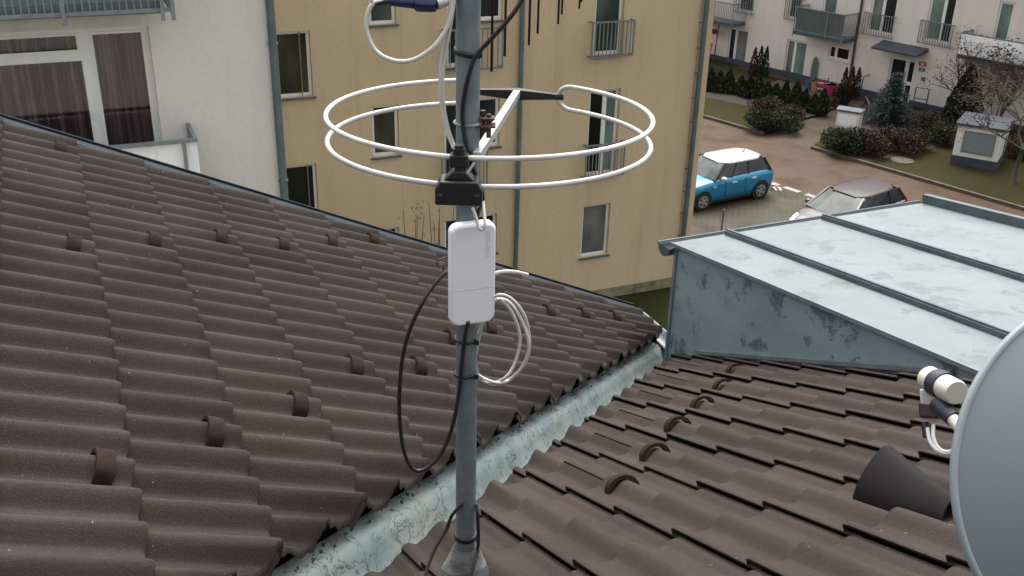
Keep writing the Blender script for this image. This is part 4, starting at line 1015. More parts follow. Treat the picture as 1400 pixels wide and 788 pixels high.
# ------------------------------------------------------------------ vegetation
def cards(mb, c, rad, n, size, rnd, flat=0.0, shell=.55):
    c = V(c)
    for _ in range(n):
        while True:
            p = V((rnd.uniform(-1, 1), rnd.uniform(-1, 1), rnd.uniform(-1, 1)))
            if shell*.6 < p.length < 1: break
        P = c+V((p.x*rad[0], p.y*rad[1], p.z*rad[2]))
        a = V((rnd.gauss(0, 1), rnd.gauss(0, 1), rnd.gauss(0, 1)*(1-flat))).normalized(); b_ = a.cross(V((rnd.gauss(0, 1), rnd.gauss(0, 1), rnd.gauss(0, 1)))).normalized()
        s_ = size*rnd.uniform(.6, 1.4)
        mb.add([P-a*s_*.5, P+b_*s_*.28, P+a*s_*.5, P-b_*s_*.28], [(0, 1, 2, 3)])
L = dict(dark=leafm('leaf_dark_green', [(0.0061, 0.0112, 0.0041), (0.0153, 0.0229, 0.0076), (0.0102, 0.0153, 0.0061)]), red=leafm('leaf_red_brown', [(0.0305, 0.0112, 0.0092), (0.0508, 0.0203, 0.0153), (0.0203, 0.0102, 0.0081), (0.0381, 0.0229, 0.0153)]),
         thuja=leafm('leaf_thuja', [(0.0071, 0.0143, 0.0051), (0.0153, 0.0254, 0.0092), (0.0229, 0.0254, 0.0102)]), rust=leafm('leaf_rust', [(0.0407, 0.0143, 0.0092), (0.0661, 0.0254, 0.0153), (0.0254, 0.0153, 0.0092)]),
         spruce=leafm('needle_blue', [(0.0153, 0.0259, 0.0259), (0.0275, 0.0412, 0.0412), (0.0092, 0.0168, 0.0168)]), brown=leafm('twig_brown', [(0.0254, 0.0162, 0.0127), (0.0432, 0.0280, 0.0203), (0.0153, 0.0112, 0.0092)]),
         pinkred=leafm('leaf_dull_red', [(0.0369, 0.0148, 0.0131), (0.0262, 0.0131, 0.0115), (0.0410, 0.0221, 0.0164), (0.0205, 0.0131, 0.0098)]), olive=leafm('leaf_olive', [(0.0203, 0.0229, 0.0076), (0.0356, 0.0330, 0.0127), (0.0153, 0.0153, 0.0061)]))
def shrub(name, P, w, h, mat, n, size, label, cat='shrub', group=None, seed=1, lobes=5):
    h *= .76; w *= .92
    rnd = random.Random(seed); rt_ = Root(name, P, 0, label, cat, group)
    mb = MB()
    size *= .68; n = int(n*1.7)
    for i in range(lobes):
        a = rnd.uniform(0, 6.28); r = w*.30*rnd.random()**.5 if lobes > 1 else 0
        cards(mb, (cos(a)*r*1.1, sin(a)*r*1.1, h*rnd.uniform(.34, .56)), (w*rnd.uniform(.25, .36), w*rnd.uniform(.25, .36), h*rnd.uniform(.36, .46)), n//lobes, size, rnd)
    mb.build('foliage', mat, root=rt_)
    mb = MB()
    for i in range(7):
        a = rnd.uniform(0, 6.28); mb.tube([(0, 0, -.05), (cos(a)*w*.12, sin(a)*w*.12, h*.35), (cos(a)*w*.3, sin(a)*w*.3, h*rnd.uniform(.7, .95))], [.02, .013, .005], 5)
    mb.build('stem', M['bark'], root=rt_); return rt_
def cone_plant(name, P, w, h, mat, n, size, label, group=None, seed=1, cat='conifer'):
    rnd = random.Random(seed); rt_ = Root(name, P, 0, label, cat, group); mb = MB()
    for i in range(n):
        z = rnd.random()**1.15; r = w/2*((1-z)**.7*(.55+.45*min(1, z*5)))*rnd.uniform(.55, 1.08); a = rnd.uniform(0, 6.28)
        Pp = V((cos(a)*r, sin(a)*r, h*z)); s_ = size*rnd.uniform(.6, 1.4); u_ = V((rnd.gauss(0, .35), rnd.gauss(0, .35), 1)).normalized(); v_ = V((rnd.gauss(0, 1), rnd.gauss(0, 1), 0)).normalized()
        mb.add([Pp-u_*s_*.5, Pp+v_*s_*.3, Pp+u_*s_*.6, Pp-v_*s_*.3], [(0, 1, 2, 3)])
    mb.build('foliage', mat, root=rt_)
    mb = MB(); mb.tube([(0, 0, -.05), (0, 0, h*.8)], [.03, .008], 6); mb.build('stem', M['bark'], root=rt_); return rt_
def height_at(P, y4, x4=None):   # height of a point seen at zoom row y4 straight above P
    d = ray(*z4(x4, y4)); t = hypot(P.x, P.y)/hypot(d.x, d.y); return CAM.z+d.z*t-P.z
# big dark shrubs
S1 = gz(265, 420); shrub('evergreen_shrub', S1, 2.5, 1.15, L['dark'], 3600, .13, 'wide dark evergreen shrub at the lawn corner left of the drive', seed=2)
shrub('red_shrub', gz(345, 395), 1.9, 1.0, L['red'], 1900, .11, 'red-brown shrub between the dark evergreen shrub and the drive', seed=3)
shrub('red_shrub', gz(265, 365), 1.8, .95, L['brown'], 1700, .11, 'brown twiggy shrub behind the dark evergreen shrub at the lawn corner', seed=4)
shrub('evergreen_shrub', gz(522, 490), 2.0, 1.3, L['dark'], 3400, .13, 'round dark evergreen shrub in front of the white pillar box', seed=5)
shrub('red_shrub', gz(590, 500), 2.0, 1.25, L['red'], 2600, .12, 'dark red shrub in the bed right of the round evergreen, nearest the road', seed=6)
shrub('red_shrub', gz(672, 495), 2.0, 1.4, L['red'], 2600, .12, 'dark red shrub in front of the blue spruce', seed=7)
shrub('evergreen_shrub', gz(740, 480), 1.7, 1.2, L['dark'], 2300, .12, 'dark low evergreen shrub right of the dark red shrubs', seed=8)
shrub('red_shrub', gz(780, 430), 2.0, 1.2, L['brown'], 2200, .11, 'brown shrub below the entrance steps right of the spruce', seed=9)
shrub('evergreen_shrub', gz(835, 470), 1.4, 1.35, L['olive'], 1800, .11, 'olive green shrub close to the left side of the utility cabinet', seed=10)
shrub('red_shrub', gz(1075, 520), 1.5, 1.3, L['rust'], 1700, .11, 'rust red shrub to the right of the utility cabinet', seed=11)
# tall conical evergreen and bare bush left of the cabinet
P = gz(885, 430); cone_plant('conical_evergreen', P, 1.9, height_at(P, 215, 895), L['dark'], 4200, .16, 'tall dark conical evergreen behind the utility cabinet', seed=12)
def bare_tree(name, P, h, w, trunk_h, leafmat, nl, lsize, label, seed, trunk_r=.07, barkm=None, cat='tree'):
    rnd = random.Random(seed); rt_ = Root(name, P, 0, label, cat); mb = MB(); tips = []
    def grow(p, d, ln, r, lv):
        q = p+d*ln; mid_ = (p+q)/2+V((rnd.gauss(0, 1), rnd.gauss(0, 1), 0))*ln*.06; mb.tube([p, mid_, q], [r, r*.85, r*.68], 6 if lv < 2 else 4, cap=False); tips.append((q, lv))
        if lv < 5:
            for _ in range(3 if lv < 3 else 2):
                nd = (d+V((rnd.gauss(0, .55)*w, rnd.gauss(0, .55)*w, rnd.gauss(.10, .3)))).normalized(); grow(q, nd, ln*rnd.uniform(.62, .85), r*.62, lv+1)
    n_st = 1 if trunk_h > .5 else 5
    for i in range(n_st): grow(V((0, 0, -.05)), V((rnd.gauss(0, .05 if n_st == 1 else .35), rnd.gauss(0, .05 if n_st == 1 else .35), 1)).normalized(), max(trunk_h, h*.24), trunk_r, 0 if n_st == 1 else 1)
    zmax = max(t[0].z for t in tips); sc = h/zmax
    for v_ in mb.v: v_ *= 1; v_.z *= sc
    mb.build('trunk', barkm or M['bark'], root=rt_)
    lm = MB(); far = [t[0] for t in tips if t[1] >= 3]
    for _ in range(nl):
        t = rnd.choice(far); Pp = V((t.x, t.y, t.z*sc))+V((rnd.gauss(0, .16), rnd.gauss(0, .16), rnd.gauss(0, .16)))
        a = V((rnd.gauss(0, 1), rnd.gauss(0, 1), rnd.gauss(0, 1))).normalized(); b_ = a.orthogonal().normalized(); s_ = lsize*rnd.uniform(.5, 1.4)
        lm.add([Pp-a*s_*.5, Pp+b_*s_*.25, Pp+a*s_*.5, Pp-b_*s_*.25], [(0, 1, 2, 3)])
    lm.build('crown', leafmat, root=rt_); return rt_
P = gz(905, 400); bare_tree('bare_bush', P, 4.0, 1.0, 0, L['brown'], 900, .09, 'tall bare brown bush rising beside the white balcony', 21, .045, cat='bush')
P = gz(1062, 600); bare_tree('young_tree', P, height_at(P, 230, 1075), 1.05, 1.9, L['pinkred'], 950, .10, 'young tree with dull red crown and greenish trunk at the right edge', 24, .085, M['barkg'])
P = gz(990, 440); bare_tree('red_bush', P, 3.9, 1.0, 0, L['pinkred'], 1600, .11, 'dull red bush behind the utility cabinet', 29, .04, cat='bush')
# blue spruce
P = gz(655, 405); hS = height_at(P, 222, 690); rnd = random.Random(31)
sp = Root('blue_spruce', P, 0, 'small blue spruce standing in front of the entrance door', 'spruce')
mb = MB(); mb.tube([(0, 0, -.05), (0, 0, hS*.97)], [.06, .008], 8); mb.build('trunk', M['bark'], root=sp)
mb = MB(); mt = MB()
for t in range(13):
    z = hS*(.06+.9*t/13); R1 = 1.25*(1-t/13)**.9+.06; nb = max(5, 12-t//2)
    for k in range(nb):
        a = 2*pi*k/nb+t*.7+rnd.uniform(-.2, .2); Rr = R1*rnd.uniform(.7, 1.08); d = V((cos(a), sin(a), 0)); mt.tube([(0, 0, z), d*Rr+V((0, 0, z-.10*Rr))], [.014, .004], 4)
        for j in range(int(34*Rr)+8):
            s_ = rnd.uniform(.12, 1); Pp = d*Rr*s_+V((0, 0, z-.10*Rr*s_))+V((rnd.gauss(0, .05), rnd.gauss(0, .05), rnd.gauss(.0, .04)))*(1.4-s_*.7)
            u_ = (d+V((rnd.gauss(0, .6), rnd.gauss(0, .6), rnd.gauss(.2, .4)))).normalized(); v_ = u_.orthogonal().normalized(); L_ = rnd.uniform(.10, .19)
            mb.add([Pp-u_*L_*.5, Pp+v_*.028, Pp+u_*L_*.5, Pp-v_*.028], [(0, 1, 2, 3)])
mb.build('needles', L['spruce'], root=sp); mt.build('branch', M['bark'], root=sp)
# little row of thuja round the patio (one hedge plant each)
rnd = random.Random(8)
hedge_px = [(75+i*30.5+rnd.uniform(-5, 5), 292+i*6.6+rnd.uniform(-4, 4)) for i in range(13)]
proto = None
def copy_tree(root, loc, rz, sc, label):
    r = root.o.copy(); C.objects.link(r); r.location = loc; r.rotation_euler = (0, 0, rz); r.scale = sc; r['label'] = label
    for ch in list(root.o.children): c_ = ch.copy(); C.objects.link(c_); c_.parent = r
    return r
hl = 'small green hedge thuja in the row round the patio, all alike'
for i, (x, y) in enumerate(hedge_px):
    P = gz(x, y)
    if i == 0: proto = cone_plant('hedge_thuja', P, .85, 1.05, L['thuja'], 900, .12, hl, 'thuja row round the patio', 41)
    else: copy_tree(proto, P, rnd.uniform(0, 6), (rnd.uniform(.8, 1.15),)*2+(rnd.uniform(.75, 1.15),), hl)
# slim red-brown columns by the wall
slim = [((212, 247), 'slim red-brown columnar shrub, single one left of the dark pair by the wall', L['rust']), ((231, 250), 'slim dark columnar conifer by the wall, left of the dark pair', L['dark']), ((249, 250), 'slim dark columnar conifer by the wall, right of the dark pair', L['dark']),
        ((505, 318), 'slim red-brown columnar shrub, left of three beside the downpipe', L['rust']), ((527, 316), 'slim red-brown columnar shrub, middle of three beside the downpipe', L['rust']), ((547, 318), 'slim red-brown columnar shrub, right of three beside the downpipe', L['rust'])]
for i, ((x, y), lab, mt_) in enumerate(slim):
    P = gz(x, y); cone_plant('columnar_shrub', P, .55, 1.35 if mt_ is L['rust'] else 1.45, mt_, 520, .10, lab, seed=50+i, cat='shrub')
cone_plant('columnar_shrub', gz(497, 335), 1.0, .7, L['dark'], 700, .11, 'low dark conifer in front of the three red-brown columnar shrubs', seed=61)
# rosemary-like rust plants along the bed, bare saplings by the tan wall
shrub('rust_plant', gz(470, 345), .8, .55, L['rust'], 420, .10, 'small rust coloured plant at the end of the thuja row', seed=62, lobes=2)
for i, (x, y, hh) in enumerate(((562, 350, 2.4), (600, 352, 2.8))):
    P = hit(x, y, TB+nT*1.6, nT); s_ = Root('bare_sapling', (P.x, P.y, 0), 0, ('leafless sapling by the tan wall, left of the two above the roof edge', 'leafless sapling by the tan wall, nearest the white box')[i], 'sapling')
    mb = MB(); rnd = random.Random(70+i)
    zt_ = hit(x, 272 if i == 0 else 275, TB+nT*1.6, nT).z
    for k in range(5):
        a = rnd.uniform(0, 6.28); w_ = rnd.uniform(.05, .42); mb.tube([(0, 0, 0), (cos(a)*w_*.5, sin(a)*w_*.5, zt_*.5), (cos(a)*w_, sin(a)*w_, zt_*rnd.uniform(.86, 1))], [.02, .014, .006], 5)
    for k in range(26):
        c_ = V((rnd.gauss(0, .16), rnd.gauss(0, .16), zt_*rnd.uniform(.6, .97))); mb.add([c_+o for o in (V((0, 0, 0)), V((.03, .01, .02)), V((.01, .01, .05)))], [(0, 1, 2)])
    mb.build('stem', M['bark'], root=s_)
# ------------------------------------------------------------------ cabinet, pillar, patio things, posts
A_, C_, B_ = gz(857, 534), gz(1003, 560), gz(1040, 522)
ex = (C_-A_); ex.z = 0; wC = ex.length; ex.normalize(); ey = V((-ex.y, ex.x, 0)); ey = ey if ey.dot(B_-C_) > 0 else -ey
hC = height_at(A_, 398, 882); dC = 1.7
cab = Root('utility_cabinet', A_, atan2(ex.y, ex.x), 'white rendered utility cabinet with grey louvre and dark roof on the lawn', 'utility cabinet')
mb = MB(); mb.box(0, wC, 0, dC, .34, hC-.12); mb.build('body', M['frame'], root=cab, bevel=.01)
mb = MB(); mb.box(-.02, wC+.02, -.02, dC+.02, -.05, .337); mb.build('base', M['pldark'], root=cab)
mb = MB(); mb.box(-.08, wC+.08, -.08, dC+.08, hC-.117, hC+.0); mb.build('roof', M['canopyd'], root=cab, bevel=.01)
mb = MB(); x0_, x1_, z0_, z1_ = wC*.2, wC*.84, .34+(hC-.46)*.20, .34+(hC-.46)*.83
mb.box(x0_, x1_, -.012, -.003, z0_, z1_)
for (p, q, r_, s_) in ((x0_-.05, x0_, z0_-.05, z1_+.05), (x1_, x1_+.05, z0_-.05, z1_+.05), (x0_, x1_, z0_-.05, z0_), (x0_, x1_, z1_, z1_+.05)): mb.box(p, q, -.04, -.003, r_, s_)
for i in range(11):
    z = z0_+(z1_-z0_)*(i+.2)/11; mb.prism([(x0_, -.013, z+.05), (x0_, -.035, z), (x0_, -.035, z+.008), (x0_, -.013, z+.058)], (x1_-x0_, 0, 0))
mb.build('louvre', M['galv'], root=cab)
mb = MB(); mb.box(wC+.003, wC+.03, dC*.62, dC*.72, .3, hC-.5); mb.build('cable_duct', M['pipe'], root=cab)
A2 = gz(480, 422); C2 = gz(553, 434); ex = C2-A2; ex.z = 0; wP = ex.length; ex.normalize(); hP = height_at(A2, 362, 488)
pil = Root('meter_pillar', A2, atan2(ex.y, ex.x), 'small white meter pillar with grey cap beside the drive', 'meter pillar')
mb = MB(); mb.box(0, wP, 0, .62, -.05, hP); mb.build('body', M['frame'], root=pil, bevel=.01)
mb = MB(); mb.box(-.05, wP+.05, -.05, .67, hP+.002, hP+.07); mb.prism([(-.05, -.05, hP+.07), (wP+.05, -.05, hP+.07), (wP+.05, .31, hP+.13), (-.05, .31, hP+.13)], (0, .0, .012)); mb.build('cap', M['sill'], root=pil)
mb = MB(); mb.box(wP*.12, wP*.88, -.015, -.002, .2, hP-.12); mb.build('door', M['cloth'], root=pil)
# posts and handrails
def bent_rail(name, P, Q, h, label, mid=True):
    rt_ = Root(name, P, 0, label, 'handrail'); mb = MB(); mb.tube([P-V((0, 0, .05)), P+V((0, 0, h)), Q+V((0, 0, h)), Q-V((0, 0, .05))], .03, 8)
    if mid: mb.tube([P+V((0, 0, h*.5)), Q+V((0, 0, h*.5))], .02, 8)
    mb.build('rail', M['canopyd'], root=rt_, world=True)
bent_rail('handrail', gz(733, 355), gz(775, 362), .95, 'dark handrail right of the entrance door')
bent_rail('handrail', gz(562, 322), gz(584, 308), .95, 'dark handrail at the foot of the downpipe left of the door', False)
bent_rail('handrail', gz(585, 398), gz(572, 372), .75, 'low dark handrail between the meter pillar and the spruce', False)
P = ground(1983/2, 0) if False else ground(985, 326.5)
po = Root('steel_post', P, 0, 'thin dark post at the edge of the paved path', 'post'); mb = MB(); mb.tube([(0, 0, -.05), (0, 0, .92)], .03, 10); mb.build('shaft', M['pipe'], root=po); mb = MB(); mb.tube([(0, 0, .921), (0, 0, .95)], .036, 10); mb.build('cap', M['black'], root=po)
# patio furniture and toys
def simple(name, label, cat, P, parts, rz=0):
    rt_ = Root(name, P, rz, label, cat)
    for nm, fn, mat in parts: mb = MB(); fn(mb); mb.build(nm, mat, root=rt_)
    return rt_
def pot(h, r): return lambda mb: (mb.tube([(0, 0, 0), (0, 0, h)], [r*.75, r], 14), mb.tube([(0, 0, h-.04), (0, 0, h)], r*1.08, 14))
simple('flower_pot', 'blue flower pot on the patio next to the orange one', 'flower pot', gz(397, 292, .1), [('pot', pot(.42, .22), pm('pot_blue', (.05, .10, .20), rough=.5)), ('soil', lambda mb: mb.disc((0, 0, .40), (0, 0, 1), .2, 14, 0, .03), M['soil'])])
simple('flower_pot', 'orange flower pot on the patio', 'flower pot', gz(417, 296, .1), [('pot', pot(.42, .25), pm('pot_orange', (.50, .20, .10), rough=.7)), ('soil', lambda mb: mb.disc((0, 0, .40), (0, 0, 1), .22, 14, 0, .03), M['soil'])])
simple('tub', 'pink plastic tub at the right end of the patio', 'tub', gz(461, 308, .1), [('bowl', pot(.45, .30), pm('pink_plastic', (.60, .06, .12), rough=.4)), ('handle', lambda mb: mb.tube([(.28, 0, .40), (.36, 0, .46), (.28, 0, .50)], .015, 6), M['paint'])])
def chair(mb):
    for i in range(5): mb.obox((-.25, -.02-.07*i*.55, .12+.14*i), (.5, 0, 0), (0, -.035, .08), (0, -.012, -.006), i % 2)
    for x in (-.26, .25): mb.bar((x, .02, 0), (x, -.26, .82), .025, .025, 1)
mb = MB(); rt_ = Root('deck_chair', gz(440, 302, .1), beige.o.matrix_world.to_euler().z+.3, 'folded red and white striped deck chair leaning on the patio', 'deck chair')
chair(mb); mb.build('fabric', [M['paint'], pm('stripe_red', (.35, .06, .07), rough=.7)], root=rt_)
mb = MB(); mb.tube([(-.27, .1, 0), (-.27, -.1, .75), (.27, -.1, .75), (.27, .1, 0)], .014, 6); mb.build('frame', M['alu'], root=rt_)
simple('surfboard', 'narrow grey-green board standing upright against the beige wall', 'board', BK(FR(413, 255)[0], -.12, .1), [('board', lambda mb: mb.prism([(.17*cos(a)*(1 if sin(a) < 0 else .95), 0, .62+.62*sin(a)) for a in [2*pi*i/24 for i in range(24)]], (0, .04, 0)), pm('board_green', (.10, .15, .13), rough=.5)), ('stripe', lambda mb: mb.box(-.012, .012, -.004, -.001, .1, 1.1), M['sill'])], beige.o.matrix_world.to_euler().z)
def parasol_red(mb): mb.tube([(0, 0, 0), (0, 0, 1.75)], .03, 8)
simple('parasol', 'closed dark red parasol on a red pole near the left balcony', 'parasol', BK(FR(108, 170)[0], -.5, .1), [('pole', lambda mb: mb.tube([(0, 0, 0), (.10, 0, 2.0)], .035, 8), M['redpole']), ('canopy', lambda mb: mb.tube([(.05, 0, 1.45), (-.1, 0, 1.5), (-.35, 0, 1.47), (-.55, 0, 1.35)], [.05, .12, .12, .03], 8), pm('parasol_cloth', (.10, .025, .025), rough=.8))], beige.o.matrix_world.to_euler().z)
simple('garden_chair', 'red garden chair below the left balcony', 'chair', BK(FR(92, 215)[0]-.1, -1.0, .1), [('seat', lambda mb: mb.box(-.25, .25, -.25, .25, .38, .42), M['red']), ('backrest', lambda mb: mb.obox((-.25, .25, .42), (.5, 0, 0), (0, .03, 0), (0, .12, .5)), M['red'])]+[('leg', (lambda x, y: (lambda mb: mb.tube([(x, y, -.005), (x, y, .38)], .018, 6)))(x, y), M['redpole']) for x in (-.22, .22) for y in (-.22, .22)], beige.o.matrix_world.to_euler().z)
# folded red and white parking barrier beside the blue car
P = ground(1056, 258.5); pbx = Root('parking_barrier', (P.x, P.y, .01), 0, 'folded red and white parking barrier lying behind the blue car', 'parking barrier')
mb = MB()
A3, B3 = ground(1046, 256)-P, ground(1064, 262)-P; A3.z = B3.z = .06
for dy in (0, .28): o_ = V((.02, dy, 0)); mb.tube([A3+o_, (A3+B3)/2+o_+V((0, 0, .10)), B3+o_], .03, 8, 0)
mb.tube([A3+V((.02, 0, 0)), A3+V((.02, .28, 0))], .03, 8); mb.build('bar', M['red'], root=pbx)
mb = MB(); mb.box(B3.x-.12, B3.x+.12, B3.y-.02, B3.y+.3, 0, .05); mb.tube([(A3+B3)/2+V((.02, .0, .1))-V((.08, 0, 0)), (A3+B3)/2+V((.10, 0, .1))], .033, 8); mb.build('base', M['paint'], root=pbx)
# ------------------------------------------------------------------ cars
def lerp_tab(tab, x):
    if x <= tab[0][0]: return tab[0][1:]
    for p, q in zip(tab, tab[1:]):
        if x <= q[0]:
            t = (x-p[0])/(q[0]-p[0]); t = t*t*(3-2*t)*.5+t*.5; return tuple(a+(b_-a)*t for a, b_ in zip(p[1:], q[1:]))
    return tab[-1][1:]
def car(name, P, head, label, body_tab, gh, wheels, wr, mats, pillars=None, extras=None):
    """body_tab: x, half width, bottom z, top z along the car; gh: greenhouse dict"""
    rt_ = Root(name, (P.x, P.y, P.z), head, label, 'car')
    mb = MB(); rows = []
    n = 56; x0_, x1_ = body_tab[0][0], body_tab[-1][0]
    for i in range(n+1):
        x = x0_+(x1_-x0_)*i/n; w, zb_, zt_ = lerp_tab(body_tab, x); zm = zb_+(zt_-zb_)*.55
        half = [(0, zb_), (w*.86, zb_), (w*.955, zb_+.06), (w*.985, zb_+(zt_-zb_)*.3), (w, zm), (w*.985, zb_+(zt_-zb_)*.8), (w*.94, zt_-.045), (w*.86, zt_-.008), (w*.5, zt_+.018), (0, zt_+.024)]
        rows.append([V((x, -y, z)) for y, z in half[::-1]]+[V((x, y, z)) for y, z in half[1:]])
    mb.grid(rows, 0, True, True); mb.add(rows[0], [tuple(range(len(rows[0])))]); mb.add(rows[-1], [tuple(range(len(rows[-1])))[::-1]])
    body = mb.build('body', mats['paint'], root=rt_)
    # greenhouse: ring at the belt, ring under the roof
    B4, T4 = gh['belt'], gh['top']    # each: xr, xf, half width rear, half width front, z
    def ring(r, e=0): xr, xf, wr_, wf, z = r; return [V((xf, wf, z)), V((xf+gh['bow']*.5, wf*.5, z)), V((xf+gh['bow']*.5, -wf*.5, z)), V((xf, -wf, z)), V((xr, -wr_, z)), V((xr, wr_, z))]
    b_, t = ring(B4), ring(T4)
    def pane(nm, idx, mat):
        mb = MB()
        for i, j in idx: mb.add([b_[i], b_[j], t[j], t[i]], [(0, 1, 2, 3), ])
        o = mb.build(nm, mat, parent=rt_.o, root=rt_)
        me = o.data
        return o
    mb = MB(); mb.add([b_[0], b_[1], b_[2], b_[3], t[3], t[2], t[1], t[0]], [(7, 6, 1, 0)[::-1], (6, 5, 2, 1)[::-1], (5, 4, 3, 2)[::-1]]); mb.build('windscreen', mats['screen'], root=rt_)
    for s_ in (1, -1):
        f, r_, F2, R2 = (b_[0], b_[5], t[0], t[5]) if s_ > 0 else (b_[3], b_[4], t[3], t[4])
        cuts = gh['cuts']
        for c0, c1_ in zip(cuts, cuts[1:]):
            mb = MB(); a0_, a1_ = f.lerp(r_, c0+.012), f.lerp(r_, c1_-.012); d0, d1 = F2.lerp(R2, c0+.012), F2.lerp(R2, c1_-.012)
            mb.prism([a0_.lerp(d0, .06), a1_.lerp(d1, .06), d1.lerp(a1_, .06), d0.lerp(a0_, .06)], (0, -.02*s_, 0)); mb.build('side_window', mats['glass'], root=rt_)
    mb = MB(); mb.prism([b_[4].lerp(t[4], .1), b_[5].lerp(t[5], .1), t[5].lerp(b_[5], .05), t[4].lerp(b_[4], .05)], (.02, 0, 0)); mb.build('rear_window', mats['glass'], root=rt_)
    mb = MB(); mb.add([p+V((0, -.03*(1 if p.y > 0 else -1), 0))-V((.03*(1 if p.x > 0 else -1), 0, 0)) for p in b_]+[p-V((.03*(1 if p.x > 0 else -1), .03*(1 if p.y > 0 else -1), 0)) for p in t], [(5, 4, 10, 11), (0, 5, 11, 6), (4, 3, 9, 10)]); mb.build('cabin_lining', M['black'], root=rt_)
    pw = gh.get('pw', .06)
    for i, j in ((0, 0), (3, 3), (4, 4), (5, 5)): mb = MB(); mb.bar(b_[i]+V((0, 0, -.03)), t[j], pw, pw); mb.build('pillar', mats['pillar'], root=rt_)
    for s_, (f, r_, F2, R2) in ((1, (b_[0], b_[5], t[0], t[5])), (-1, (b_[3], b_[4], t[3], t[4]))):
        for c0 in gh['cuts'][1:-1]: mb = MB(); mb.bar(f.lerp(r_, c0), F2.lerp(R2, c0), .05, .05); mb.build('pillar', M['black'], root=rt_)
    # roof
    mb = MB(); rows = []; xr, xf, wr_, wf, z = T4; nn = 20
    for i in range(nn+1):
        s_ = i/nn; x = xr-.05+(xf+.04+gh['bow']*.4-xr+.05)*s_; w = (wr_+(wf-wr_)*s_)+.03; crown = gh['crown']*(1-(2*s_-1)**2*.75); tp = max(.62, (1-abs(2*s_-1)**6)**.5)
        row = [V((x, w*tp, z-.015)), V((x, w*.99*tp, z+.02))]+[V((x, w*tp*c_, z+.02+crown*(1-c_*c_))) for c_ in (.85, .5, 0, -.5, -.85)]+[V((x, -w*.99*tp, z+.02)), V((x, -w*tp, z-.015))]
        rows.append(row)
    mb.grid(rows, 0, True); mb.add(rows[0], [tuple(range(9))]); mb.add(rows[-1], [tuple(range(9))[::-1]]); mb.build('roof', mats['roof'], root=rt_)
    for xw_ in wheels:
        for s_ in (1, -1):
            yw = s_*gh['track']
            mb = MB(); mb.tube([(xw_, yw-s_*.16, wr*1.05), (xw_, yw+s_*.027, wr*1.05)], wr*1.17, 28); mb.build('wheel_arch', M['black'], root=rt_)
            mb = MB(); mb.tube([(xw_, yw-s_*.14, wr), (xw_, yw-s_*.02, wr), (xw_, yw+s_*.022, wr), (xw_, yw+s_*.034, wr)], [wr*.96, wr, wr*.97, wr*.86], 28); wh = mb.build('wheel', M['tyre'], root=rt_)
            mb = MB(); mb.tube([(xw_, yw+s_*.025, wr), (xw_, yw+s_*.036, wr)], [wr*.70, wr*.68], 24)
            for k in range(5):
                a = 2*pi*k/5; d = V((cos(a), 0, sin(a))); c_ = V((xw_, yw+s_*.037, wr)); mb.bar(c_+d*wr*.1, c_+d*wr*.66, .05, .03, 0, V((0, 1, 0)))
            mb.build('rim', M['rim'], parent=wh, root=rt_)
            mb = MB()
            for k in range(5):
                a = 2*pi*(k+.5)/5; d = V((cos(a), 0, sin(a))); mb.disc(V((xw_, yw+s_*(.0362 if s_ > 0 else .0362+.004), wr))+d*wr*.45, (0, 1, 0), wr*.14, 10, 0, .004)
            mb.build('hub_hole', M['black'], parent=wh, root=rt_)
    if extras: extras(rt_, body)
    return rt_
def mini_extras(r, body):
    for s_ in (1, -1):
        mb = MB(); mb.disc((1.74, s_*.58, .70), (1, s_*.25, .35), .155, 20, 0, .04); mb.build('headlight', M['lamp'], root=r)
        mb = MB(); mb.disc((1.72, s_*.57, .685), (1, s_*.25, .35), .18, 20, 0, .035); mb.build('headlight_ring', M['alu'], root=r)
        mb = MB(); mb.tube([(.52, s_*.80, .93), (.54, s_*.93, 1.0)], .03, 8); mb.build('mirror_arm', M['black'], root=r)
        rows = [[V((.55+.10*cos(2*pi*k/14)*sin(pi*j/8), s_*.95+.12*cos(pi*j/8), 1.0+.075*sin(2*pi*k/14)*sin(pi*j/8))) for k in range(15)] for j in range(9)]
        mb = MB(); mb.grid(rows, 0, True); mb.build('mirror', M['carwhite'], root=r)
        for x, z in ((-.02, .78), (-.87, .80)): mb = MB(); mb.box(x-.10, x+.10, s_*.855-.02, s_*.855+.022, z-.022, z+.022); mb.build('door_handle', M['alu'], root=r)
        mb = MB(); mb.box(.74, .86, s_*.845-.02, s_*.845+.02, .70, .76); mb.build('side_scuttle', M['alu'], root=r)
        mb = MB(); mb.box(-1.86, -1.80, s_*.62-.07, s_*.62+.07, .62, .88); mb.build('tail_light', M['tail'], root=r)
        mb = MB()
        for x in (.36, -.52): mb.box(x-.006, x+.006, s_*.84, s_*.858, .34, .86)
        mb.build('door_seam', M['black'], root=r)
    mb = MB(); mb.box(-1.5, 1.5, -.80, .80, .17, .27); mb.build('skirt', M['black'], root=r)
    mb = MB(); mb.box(1.80, 1.90, -.55, .55, .42, .60); mb.build('grille', M['black'], root=r)
    mb = MB(); mb.bar((-1.0, 0, 1.43), (-1.12, 0, 1.52), .018, .018); mb.build('roof_aerial', M['black'], root=r)
mini_body = [(-1.90, .60, .36, .80), (-1.80, .78, .26, .92), (-1.45, .845, .22, .97), (-.5, .855, .2, .955), (.55, .855, .2, .93), (.95, .85, .21, .90), (1.45, .83, .23, .84), (1.75, .74, .26, .76), (1.90, .56, .34, .66)]
gh_m = dict(belt=(-1.70, .78, .72, .76, .94), top=(-1.42, .28, .60, .60, 1.36), bow=.16, crown=.05, cuts=[0.02, .30, .60, .98], track=.832, pw=.07)
